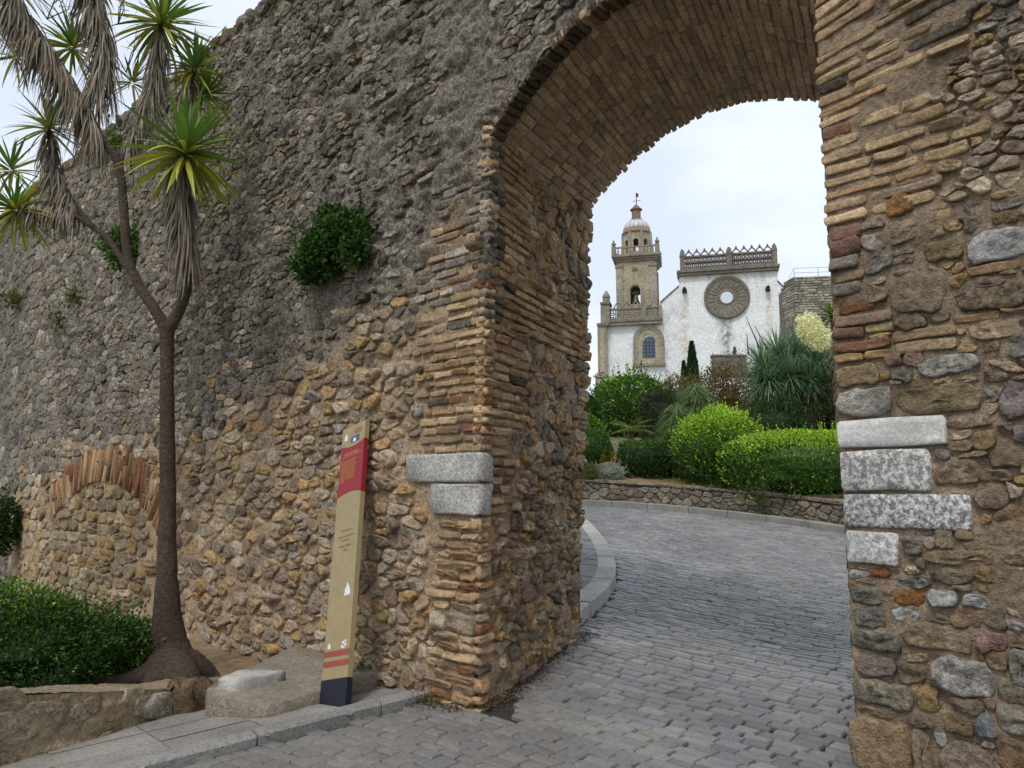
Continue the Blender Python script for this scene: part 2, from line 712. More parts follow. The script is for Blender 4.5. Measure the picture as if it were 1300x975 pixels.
def m_left(u, v, h):
    u, v, h = np.broadcast_arrays(np.asarray(u, float), np.asarray(v, float), np.asarray(h, float))
    k = np.clip(1 - np.abs(u) / np.where(u < 0, GW, 4.0), 0, 1)
    return C0 + (k * lean(v))[..., None] * RD + u[..., None] * LD + v[..., None] * Z3 + (h + bulge(u, v))[..., None] * NF
m_left.flip = True


CR = C0 + RD * GW                             # foot of the right gate corner


def m_right(u, v, h):
    u, v, h = np.broadcast_arrays(np.asarray(u, float), np.asarray(v, float), np.asarray(h, float))
    return CR + u[..., None] * RD + v[..., None] * Z3 + h[..., None] * NF


def m_jamb(u, v, h):
    u, v, h = np.broadcast_arrays(np.asarray(u, float), np.asarray(v, float), np.asarray(h, float))
    foot = 0.05 * np.clip(1 - v / 1.6, 0, 1) ** 2
    u = u * (1 - .13 * np.clip(1 - v / 2.6, 0, 1))
    return C0 + lean(v)[..., None] * RD + u[..., None] * JD + v[..., None] * Z3 + (h + foot)[..., None] * NJ


def m_jamb_r(u, v, h):
    u, v, h = np.broadcast_arrays(np.asarray(u, float), np.asarray(v, float), np.asarray(h, float))
    return CR + u[..., None] * JD + v[..., None] * Z3 - h[..., None] * NJ
m_jamb_r.flip = True


def arch_z(t, d):
    x = (np.asarray(t, float) - GW / 2) / (GW / 2)
    zf = 4.31 + 0.05 * (t / GW) + 0.58 * (1 - x * x)
    zb = 4.50 + 0.25 * (t / GW) + 0.43 * (1 - x * x)
    k = np.clip(np.asarray(d, float) / GD, -0.1, 1.1)
    return zf * (1 - k) + zb * k


def m_soffit(u, v, h):
    u, v, h = np.broadcast_arrays(np.asarray(u, float), np.asarray(v, float), np.asarray(h, float))
    e = 1e-3
    s = (arch_z(v + e, u) - arch_z(v - e, u)) / (2 * e)
    n = (s[..., None] * RD - Z3) / np.sqrt(1 + s * s)[..., None]
    lv = v + lean(arch_z(v, u)) * np.clip(1 - v / GW, 0, 1)
    return C0 + u[..., None] * JD + lv[..., None] * RD + arch_z(v, u)[..., None] * Z3 + h[..., None] * n


def m_ring(s, r, h):
    s, r, h = np.broadcast_arrays(np.asarray(s, float), np.asarray(r, float), np.asarray(h, float))
    e = 1e-3
    g = (arch_z(s + e, 0) - arch_z(s - e, 0)) / (2 * e)
    k = np.sqrt(1 + g * g)
    nt, nz = -g / k * 0.8, 1 / k
    return C0 + (s + nt * r + lean(arch_z(s, 0)) * np.clip(1 - s / GW, 0, 1))[..., None] * RD + (arch_z(s, 0) + nz * r)[..., None] * Z3 + h[..., None] * NF


def lay(pts, mapf, H, color, **kw):
    pts = np.asarray(pts)
    if getattr(mapf, 'flip', False):
        pts = pts[::-1]
    return stone(pts, mapf, H, color, **kw)


town_wall = thing('town_wall', C0, 'tall weathered rubble stone town wall pierced by a brick gate arch', 'wall')

# --- where the dark crust of the upper wall begins: height over u
_bl = [wall_uz(*p) for p in ((20, 600), (100, 575), (215, 555), (300, 500), (380, 455), (450, 440), (500, 400), (540, 330), (600, 230))]
_bl.sort()
_bu, _bz = np.array([p[0] for p in _bl]), np.array([p[1] for p in _bl])


def crust(u, z):
    """0 = warm, freshly repointed masonry; 1 = dark weathered masonry"""
    zb = np.interp(u, _bu, _bz)
    P = np.stack([np.asarray(u) * 1.3, np.asarray(z) * 1.3, 0 * np.asarray(u)], -1)
    return sstep(-0.45, 0.45, np.asarray(z) - zb + 0.45 * fbm(P, 3, 4))


_ds = lambda L, k, g=1.0: [(np.asarray(c) * (1 - k) + float(np.mean(c)) * k) * g for c in L]
PEACH = np.array([1.055, 1.01, 1.0])
PAL_WARM = _ds([S(176, 150, 112), S(166, 143, 112), S(184, 160, 126), S(158, 140, 116), S(180, 150, 98), S(154, 134, 104), S(194, 176, 146), S(182, 148, 92), S(170, 150, 116), S(160, 146, 122), S(140, 122, 100), S(178, 160, 134)], .20, 1.38 * PEACH)
PAL_DARK = _ds([S(128, 117, 105), S(138, 127, 113), S(116, 106, 95), S(150, 139, 124), S(132, 117, 98), S(108, 99, 89), S(160, 147, 129), S(142, 124, 101)], .25, 1.48)
PAL_BRICK = _ds([S(172, 146, 108), S(160, 136, 102), S(178, 154, 112), S(150, 124, 92), S(164, 132, 92), S(150, 130, 104), S(186, 160, 120)], .16, 1.22 * PEACH)
PAL_RED = _ds([S(144, 100, 80), S(154, 112, 86), S(136, 96, 80), S(166, 126, 94)], .08, np.array([1.08, 1.06, .92]))


def stone_color(u, z):
    k = float(crust(np.array([u]), np.array([z]))[0])
    if u > 13.5:
        return (S(150, 144, 136) if rng.random() < .6 else PAL_DARK[rng.integers(8)]) * rng.uniform(.75, 1.2), 0.6
    if rng.random() < .025:
        return S(196, 188, 174) * rng.uniform(.85, 1.05), .5
    if rng.random() < k:
        return PAL_DARK[rng.integers(len(PAL_DARK))] * rng.uniform(.75, 1.25), 0.8
    return PAL_WARM[rng.integers(len(PAL_WARM))] * rng.uniform(.85, 1.18), 0.35


# --- mortar core
core = MB()


def grid(mapf, U, lo, hi, nv, amp, colf, seed=0, edge=None):
    U = np.asarray(U, float)
    lo = np.broadcast_to(lo, U.shape)
    hi = np.broadcast_to(hi, U.shape)
    w = np.linspace(0, 1, nv)
    uu = np.repeat(U[:, None], nv, 1)
    vv = lo[:, None] + (hi - lo)[:, None] * w[None]
    P0 = np.stack([uu, vv, 0 * uu + seed * 3.7], -1)
    a = amp(uu, vv) if callable(amp) else amp
    lay_ = fbm(np.stack([uu * 2.6, vv * 8.5 + .8 * fbm(P0 * 1.5, 2, seed + 4), 0 * uu + seed], -1), 3, seed + 6)
    h = a * (0.35 * fbm(P0 * 4.5, 3, seed) + 0.55 * lay_ + 0.5 * fbm(P0 * 16, 3, seed + 9)) - 0.002
    if edge is not None:
        h = h * edge(uu, vv)
    P = mapf(uu, vv, h).reshape(-1, 3)
    c = colf(uu, vv).reshape(-1, 4)
    nu = len(U)
    i, j = np.meshgrid(np.arange(nu - 1), np.arange(nv - 1), indexing='ij')
    b = (i * nv + j).ravel()
    F = np.stack([b, b + nv, b + nv + 1, b + 1], -1)
    if getattr(mapf, 'flip', False):
        F = F[:, ::-1]
    core.add(P, F, c)


def col_left(u, v):
    k = crust(u, v)[..., None]
    lighter = sstep(13, 15, u)[..., None]
    c = S(196, 169, 137) * (1 - k) + S(150, 141, 128) * k
    c = c * (1 - lighter) + S(138, 132, 124) * lighter
    return np.concatenate([c, 0.35 + 0.5 * k], -1)


def col_const(c, w):
    def f(u, v):
        return np.concatenate([np.broadcast_to(c, u.shape + (3,)), np.full(u.shape + (1,), w)], -1)
    return f


def col_right(u, v):
    k = (sstep(4.0, 5.2, v + 0.8 * u + 0.3 * fbm(np.stack([u * 3, v * 3, 0 * u], -1), 3, 5)))[..., None]
    c = S(170, 149, 125) * (1 - k) + S(140, 126, 110) * k
    return np.concatenate([c, 0.3 + 0.5 * k], -1)


def base_z(u):
    P = C0 + np.asarray(u, float)[:, None] * LD
    return road_z(P[:, 0], P[:, 1]) - 0.4


amp_l = lambda u, v: 0.035 + 0.065 * crust(u, v)
Ua = np.concatenate([np.arange(0, 4, .025), np.arange(4, 9, .04), np.arange(9, 21, .08)])
topn = wall_top(Ua) + 0.06 * fbm(np.stack([Ua * 2.5, 0 * Ua, 0 * Ua], -1), 3, 21)
grid(m_left, Ua, base_z(Ua), topn, 320, amp_l, col_left, 1, lambda u, v: np.maximum(sstep(0, .12, u), sstep(4.3, 4.5, v)))
Ub = np.linspace(0, GW, 110)
grid(m_left, -Ub[::-1], arch_z(Ub[::-1], 0), wall_top(-Ub[::-1]), 130, amp_l, col_left, 1)
Uc = np.concatenate([np.arange(0, 1.6, .022), np.arange(1.6, 5, .08)])
grid(m_right, Uc, -0.5, wall_top(-GW) + 0 * Uc, 250, 0.04, col_right, 3, lambda u, v: sstep(0, .08, u))
Ud = np.linspace(0, GD, 70)
grid(m_jamb, Ud, -0.5, arch_z(0, Ud) + 0.02, 130, 0.05, col_const(S(200, 171, 139), .4), 4, lambda u, v: sstep(0, .1, u) * sstep(0, .1, GD - u))
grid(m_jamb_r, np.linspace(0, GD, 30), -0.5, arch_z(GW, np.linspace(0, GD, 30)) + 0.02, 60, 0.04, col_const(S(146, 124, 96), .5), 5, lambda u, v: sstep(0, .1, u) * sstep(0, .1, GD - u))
grid(m_soffit, Ud, -0.02, GW + 0.02, 90, 0.012, col_const(S(220, 190, 160), .3), 6, lambda u, v: sstep(0, .1, u) * sstep(0, .1, GD - u))


def m_back(u, v, h):
    u, v, h = np.broadcast_arrays(np.asarray(u, float), np.asarray(v, float), np.asarray(h, float))
    return C0 + JD * GD + u[..., None] * LD + v[..., None] * Z3 - h[..., None] * NF


def m_topw(u, v, h):
    u, v, h = np.broadcast_arrays(np.asarray(u, float), np.asarray(v, float), np.asarray(h, float))
    return C0 + u[..., None] * LD + v[..., None] * JD + (wall_top(u) + h)[..., None] * Z3


Ue = np.arange(0, 21, .25)
grid(m_back, Ue, -0.5, wall_top(Ue), 40, 0.05, col_left, 7, lambda u, v: sstep(0, .2, u))
Ub2 = np.linspace(0, GW, 40)
grid(lambda u, v, h: m_back(-np.asarray(u), v, h), Ub2, arch_z(Ub2, GD), wall_top(-Ub2), 40, 0.03, col_const(S(130, 112, 90), .5), 8)
Uf = np.arange(0, 5.1, .25)
grid(lambda u, v, h: m_back(-GW - np.asarray(u), v, h), Uf, -0.5, wall_top(-GW - Uf), 40, 0.04, col_const(S(130, 112, 90), .5), 8, lambda u, v: sstep(0, .2, u))
grid(m_topw, np.arange(-7.6, 21, .3), 0.0, GD, 20, 0.08, col_const(S(110, 100, 88), .8), 9)
put('mortar_core', core, M['mortar'], town_wall)

stones, bricks, whites, soffits, vouss = [], [], [], [], []


def brick_color(z=0.0, dark=0.0, red=0.12):
    if rng.random() < dark:
        return S(98, 88, 74) * rng.uniform(.7, 1.2), 0.8
    if rng.random() < red:
        return PAL_RED[rng.integers(4)] * rng.uniform(.85, 1.15), 0.3
    return PAL_BRICK[rng.integers(len(PAL_BRICK))] * rng.uniform(.8, 1.1), 0.35


# --- white quoins of the left corner, wrapping both faces
def quoin(ul, ur, z0, z1, c, Hh=0.03, jag=0.006):
    """block of the left corner: ul metres along the front face, ur metres into the passage"""
    e = Hh
    prof = [LD * ul + NF * e, LD * ul * .5 + NF * (e + .006), NF * e * 1.0 + NJ * e * .2 + LD * .015, (NF + NJ) * e * .8, NJ * e + JD * .02 + NF * e * .2, JD * ur * .5 + NJ * (e + .006), JD * ur + NJ * e, JD * ur - NJ * .12, LD * ul - NF * .12]
    n = len(prof)
    ring = np.array(prof)
    cen = ring.mean(0)
    V = []
    for s, zz in ((.96, z0), (1, z0 + .018), (1.0, (z0 + z1) / 2), (1, z1 - .018), (.96, z1)):
        V.append(C0 + RD * float(lean((z0 + z1) / 2)) + (cen + (ring - cen) * s) + Z3 * zz + rng.normal(0, jag, (n, 3)))
    V = np.vstack(V)
    i = np.arange(n)
    F = np.vstack([np.stack([k * n + i, k * n + (i + 1) % n, (k + 1) * n + (i + 1) % n, (k + 1) * n + i], -1) for k in range(4)])
    return V, [F, np.arange(n)[::-1][None], (np.arange(n) + 4 * n)[None]], np.tile(np.append(c, .5), (len(V), 1))


qz = [wall_uz(600, y)[1] for y in (575, 611, 614, 654)]
qu = wall_uz(515, 590)[0]
qu2 = wall_uz(545, 635)[0]
whites.append(quoin(qu, 0.16, qz[1], qz[0], S(198, 194, 186), 0.04))
whites.append(quoin(qu2, 0.15, qz[3], qz[2], S(200, 196, 190), 0.035))

# --- bricks of the left corner, front face
ex_left = [(-0.05, qz[1], qu, qz[0]), (-0.05, qz[3], qu2, qz[2])]
ex_jamb = [(-0.05, qz[3], 0.17, qz[0])]
z = qz[0] + 0.015
pitch = 0.074
row = 0
while z < 4.25:
    ph = pitch * rng.uniform(.92, 1.1)
    bh = ph * rng.uniform(.62, .76)
    ue = 0.62 + 0.16 * rng.random() + 0.18 * (z > 2.6) * rng.random()
    u = -0.012
    k = float(crust(np.array([.4]), np.array([z]))[0])
    while u < ue - .06:
        w = min(rng.uniform(.13, .30), ue - u)
        if w > .05:
            c, wt = brick_color(z, .02, .05)
            kk = float(sstep(2.5, 3.5, z))
            if rng.random() < kk * .8: c, wt = PAL_DARK[rng.integers(8)] * rng.uniform(.9, 1.2), .8
            if u < .16 and rng.random() < .75 * float(sstep(2.7, 3.2, z)): c, wt = PAL_DARK[rng.integers(8)] * rng.uniform(.5, .85), .95
            if u > .1 and rng.random() < .42 * kk:
                u += w
                continue
            H = rng.uniform(.010, .030) * (1 - .3 * kk)
            pts = rect_poly(u, z, u + w, z + bh, .012, 0, .003)
            bricks.append(lay(pts, m_left, H, c, embed=.05 if u > 0 else .1, rings=RINGS_S, rough=.18, wth=wt))
        u += w + rng.uniform(.008, .02)
    ex_left.append((-0.05, z - .01, ue, z + bh + .01))
    z += ph
z = -.06
while z < qz[3] - .05:
    r = rng.random()
    ph = pitch * rng.uniform(.9, 1.1) if r < .9 else rng.uniform(.12, .17)
    bh = ph * .72 if r < .9 else ph - .025
    u = -0.012
    ue = 0.40 + 0.12 * rng.random()
    while u < ue - .06:
        w = min(rng.uniform(.14, .34), ue - u)
        if w > .05:
            c, wt = brick_color(z, .04, .10) if r < .9 else stone_color(u, 0.5)
            pts = rect_poly(u, z, u + w, z + bh, .014, 0, .004)
            (bricks if r < .9 else stones).append(lay(pts, m_left, rng.uniform(.02, .045), c, embed=.06 if u > 0 else .1, rings=RINGS_S, rough=.2, wth=wt))
        u += w + rng.uniform(.01, .02)
    ex_left.append((-0.05, z - .01, ue, z + bh + .01))
    z += ph

# --- left jamb: bricks at the front, a through band, ragged back edge
z = -.06
while z < 4.45:
    ph = pitch * rng.uniform(.92, 1.1)
    bh = ph * rng.uniform(.64, .78)
    zq = qz[3] <= z + bh and z <= qz[0]
    band = 2.82 < z < 3.35
    u0 = 0.19 if zq else -0.012
    if z < qz[3] - .05 and rng.random() < .10: ph, bh = ph * 1.7, ph * 1.45
    ue = rng.uniform(.12, .30) if z < qz[3] else GD + .04 if band else (0.25 + .5 * rng.random() if z < 2.0 else 0.62 + .34 * rng.random())
    u = u0
    while u < ue - .06:
        w = min(rng.uniform(.14, .30), ue - u)
        if w > .05:
            c, wt = brick_color(z, .02, .05)
            c = c * 1.15
            if u < .12 and rng.random() < .7 * float(sstep(2.5, 3.2, z)): c, wt = PAL_DARK[rng.integers(8)] * rng.uniform(.5, .85), .95
            pts = rect_poly(u, z, u + w, z + bh, .012, 0, .003)
            bricks.append(lay(pts, m_jamb, rng.uniform(.014, .040), c, embed=.06 if u < GD - .3 else .2, rings=RINGS_S, rough=.18, wth=wt))
        u += w + rng.uniform(.008, .02)
    ex_jamb.append((-0.05, z - .008, ue, z + bh + .008))
    z += ph

# --- blind arch low in the left wall
ba_l, ba_r = wall_uz(72, 655), wall_uz(204, 655)
ap = wall_uz(131, 612)
half = (ba_l[0] - ba_r[0]) / 2
uc = (ba_l[0] + ba_r[0]) / 2
zspr = 1.02
rise = ap[1] - zspr
RA = (half ** 2 + rise ** 2) / (2 * rise)
zc = ap[1] - RA
am = math.asin(min(half / RA, .99))


def m_blind(s, r, h):
    s, r, h = np.broadcast_arrays(np.asarray(s, float), np.asarray(r, float), np.asarray(h, float))
    return m_left(uc + np.sin(s) * (RA + r), zc + np.cos(s) * (RA + r), h)
m_blind.flip = True
nb = 54
for i in range(nb):
    s0 = -am * 1.06 + 2.12 * am * i / nb
    s1 = s0 + 2.12 * am / nb * rng.uniform(.74, .88)
    c, wt = (PAL_RED[rng.integers(4)], .35) if rng.random() < .42 else brick_color(0, .03, 0)
    r0 = rng.uniform(-.02, .03)
    L = rng.uniform(.42, .60)
    cuts = [r0, r0 + L] if rng.random() < .6 else [r0, r0 + L * rng.uniform(.4, .6), r0 + L]
    for a, b in zip(cuts[:-1], cuts[1:]):
        pts = rect_poly(s0 * 1.0, a, s1, b - .012, .006, 0, .002)
        bricks.append(lay(pts, m_blind, rng.uniform(.025, .06), c * rng.uniform(.8, 1.0), embed=.06, rings=RINGS_S, rough=.15, wth=wt))

# --- rubble of the left face
def rows(u0, u1, z0, z1, rh, ru, asp_j=.28):
    out = []
    z = z0
    while z < z1:
        h = rng.uniform(*rh)
        u = u0 + rng.uniform(0, .2)
        while u < u1:
            w = rng.uniform(*ru)
            out.append((u + w / 2, z + h / 2 + rng.normal(0, asp_j * h)))
            u += w
        z += h
    out = [p for p in out if rng.random() > .10]
    k = int(len(out) * .16)
    ex = [out[i] for i in rng.integers(0, len(out), k)]
    out += [(p[0] + rng.normal(0, .10), p[1] + rng.normal(0, .05)) for p in ex]
    return out


def rubble(mapf, seeds, asp, gap, rects, keep, colorf, Hf, out, g=.012, corners=None, embed=.06, it=1, rough=.16, n=13, shrink=None):
    for cell in voronoi(seeds, asp, gap):
        a, c = area_c(cell)
        if not keep(*c): continue
        cell = exclude(cell, rects, g)
        if cell is None: continue
        a, c = area_c(cell)
        if abs(a) < .0008: continue
        us = [q[0] for q in cell]; vs = [q[1] for q in cell]
        if max(us) - min(us) < .03 or max(vs) - min(vs) < .022: continue
        pts = resample(chaikin(cell, rng.uniform(.08, .22), it), n)
        mm = min(np.ptp(pts[:, 0]), np.ptp(pts[:, 1]))
        if shrink is not None: pts = np.array(c) + (pts - np.array(c)) * shrink(*c)
        pts = pts + rng.normal(0, .045 * mm, pts.shape)
        colr, wt = colorf(*c)
        out.append(lay(pts, mapf, Hf(c, mm), colr, embed=embed, rough=rough, wth=wt))


topf = lambda u: float(wall_top(u)) + .05
inside_blind = lambda u, z: abs(u - uc) < half * 1.0 and z < zc + math.sqrt(max(RA ** 2 - (u - uc) ** 2, 0)) - .02 if abs(u - uc) < RA else False
in_ring = lambda u, z: (RA - .05 < math.hypot(u - uc, z - zc) < RA + .52) and abs(math.atan2(u - uc, z - zc)) < am * 1.08 and z > zc


def seeds_left(small):
    out = []
    if small:
        for (a, b, rh, ru) in ((0.2, 3.0, (.045, .095), (.10, .26)), (3.0, 6.0, (.055, .11), (.12, .32)), (6.0, 11.0, (.075, .14), (.18, .44)), (11.0, 19.5, (.11, .2), (.28, .66))):
            out += rows(a, b, .2, 8.6, rh, ru)
        return out
    for (a, b, rh, ru) in ((0.2, 3.0, (.07, .14), (.13, .34)), (3.0, 6.0, (.08, .16), (.16, .42)), (6.0, 11.0, (.09, .17), (.22, .58)), (11.0, 19.5, (.13, .24), (.34, .85))):
        out += rows(a, b, -.75, 8.6, rh, ru)
    return out


def keep_left(u, z):
    if (z > qz[3] and u < .62) or (z <= qz[3] and u < .38): return False
    if u < .03 or u > 19.3 or z > topf(u) or in_ring(u, z) or inside_blind(u, z): return False
    P = C0 + u * LD
    if z < road_z(P[0], P[1]) - .1: return False
    # thin crust with few stones beside the arch
    k = float(crust(np.array([u]), np.array([z]))[0])
    return rng.random() > .35 * k * (u < 2.4)


def H_left(c, mm):
    k = float(crust(np.array([c[0]]), np.array([c[1]]))[0])
    return min(mm * .5, rng.uniform(.006, .034) + (.03 if rng.random() < .15 else 0))


is_crust = lambda u, z: crust(np.array([u]), np.array([z]))[0] > .5
rubble(m_left, seeds_left(True), 2.2, .004, ex_left + [(-9, -9, .0, 99)], lambda u, z: is_crust(u, z) and keep_left(u, z), stone_color, lambda c, mm: min(mm * .4, rng.uniform(.004, .026)), stones, shrink=lambda u, z: rng.uniform(.94, 1.08), n=11)
rubble(m_left, seeds_left(False), 2.1, .006, ex_left + [(-9, -9, .0, 99)], lambda u, z: not is_crust(u, z) and keep_left(u, z), stone_color, H_left, stones, shrink=lambda u, z: rng.uniform(.84, .98) if crust(np.array([u]), np.array([z]))[0] < .5 else rng.uniform(.92, 1.06))


def blind_color(u, z):
    return [S(188, 166, 130), S(180, 160, 130), S(196, 180, 150), S(172, 142, 100), S(160, 144, 120)][rng.integers(5)] * rng.uniform(.8, 1.08), .35


rubble(m_left, rows(uc - half - .2, uc + half + .2, -.7, zc + RA + .1, (.15, .21), (.26, .62), .04), 3.2, .010, [], lambda u, z: inside_blind(u, z) and z > -.6, blind_color, lambda c, mm: min(mm * .4, rng.uniform(.02, .045)), stones)

# ragged top course against the sky
for u in np.arange(-3.0, 19, .33):
    w = rng.uniform(.2, .36)
    zt = float(wall_top(u))
    cc = S(150, 122, 100) if rng.random() < .3 else PAL_DARK[rng.integers(len(PAL_DARK))]
    hgt = rng.uniform(.02, .09)
    cell = rect_poly(u, zt - .12, u + w, zt + hgt, .07, 0, .015)
    stones.append(lay(cell, m_left, rng.uniform(.02, .09), cc * rng.uniform(.8, 1.1), embed=.4, wth=.7))

# --- rubble over the gate (seen at the top of the frame)
rubble(lambda u, v, h: m_left(-np.asarray(u), v, h), rows(-.1, GW + .2, 4.2, 7.2, (.05, .10), (.10, .28)), 2.0, .005, [(-9, -9, 0, 99), (GW, -9, 99, 99)],
       lambda u, z: 0 <= u <= GW + .1 and z > float(arch_z(min(max(u, 0), GW), 0)) + .19 and z < 7.2,
       lambda u, z: (PAL_DARK[rng.integers(len(PAL_DARK))] * rng.uniform(.75, 1.2), .85), lambda c, mm: min(mm * .4, rng.uniform(.005, .025)), stones)

# --- rubble of the left jamb
def jamb_color(u, z):
    r = rng.random()
    if r < .06: return PAL_DARK[rng.integers(len(PAL_DARK))] * 1.1, .7
    return PAL_WARM[rng.integers(len(PAL_WARM))] * rng.uniform(.85, 1.15), .4


rubble(m_jamb, rows(-.02, GD + .08, -.15, 4.5, (.07, .15), (.12, .32)), 1.6, .009, ex_jamb,
       lambda u, z: -.01 < u < GD + .03 and 0.02 < z < float(arch_z(0, u)) - .05, jamb_color,
       lambda c, mm: min(mm * .55, (rng.uniform(.012, .065) if c[1] < 1.9 else rng.uniform(.006, .03))), stones, embed=.08, rough=.22)
# tailing stones that bite out of the back edge
z = 0.05
while z < 4.4:
    h = rng.uniform(.06, .16)
    c, wt = jamb_color(0, z)
    pts = rect_poly(GD - rng.uniform(.14, .32), z, GD + rng.uniform(.01, .085), z + h * .86, .03, 0, .008)
    stones.append(lay(pts, m_jamb, rng.uniform(.02, .05), c, embed=.25, rough=.2, wth=wt))
    z += h
# right jamb: brick corner and rough stones
z = -.05
while z < 4.5:
    ph = pitch * rng.uniform(.95, 1.3)
    u = .02
    while u < GD - .1:
        w = rng.uniform(.16, .34)
        if z + ph < float(arch_z(GW, u)):
            c, wt = brick_color(z, .06, .06)
            bricks.append(lay(rect_poly(u, z, min(u + w, GD), z + ph * .74, .012, 0, .003), m_jamb_r, rng.uniform(.002, .008), c, embed=.05, rings=RINGS_S, rough=.15, wth=wt))
        u += w + .015
    z += ph

# --- soffit bricks: long side into the passage
t = 0.0
while t < GW - .03:
    p = rng.uniform(.064, .076)
    u = -0.015 - rng.uniform(0, .15)
    while u < GD - .02:
        w = rng.uniform(.2, .31)
        a, b = max(u, -.012), min(u + w, GD + .01)
        if b > GD - .12: b = GD + rng.uniform(0.0, .085)
        if b - a > .05:
            r = rng.random()
            if r < .35: c = S(219, 187, 156) * rng.uniform(.75, 1.05)
            elif r < .8: c = S(220, 197, 167) * rng.uniform(.75, 1.08)
            else: c = S(195, 170, 145) * rng.uniform(.7, 1.1)
            pts = rect_poly(a, t + .006, b, t + p - rng.uniform(.005, .011), .009, 0, .0025)
            soffits.append(lay(pts, m_soffit, rng.uniform(.002, .013), c, embed=.05 if b < GD else .2, rings=RINGS_S, rough=.25, wth=.35))
        u += w + rng.uniform(.006, .016)
    t += p

# --- ring of bricks on edge at the mouth of the arch
t = 0.0
while t < GW - .02:
    w = rng.uniform(.05, .066)
    dk = 1 - sstep(.75, 1.2, t)
    if rng.random() < .25 + .7 * dk:
        c, wt = S(104, 93, 79) * rng.uniform(.6, 1.3), .95
    else:
        c, wt = brick_color(0, .15, .04)
    L = rng.uniform(.05, .11)
    pts = rect_poly(t, rng.uniform(-.03, -.004), t + w * .84, L, .01, 0, .003)
    vouss.append(lay(pts, m_ring, rng.uniform(.006, .03), c, embed=.14, rings=RINGS_S, rough=.2, wth=wt))
    t += w

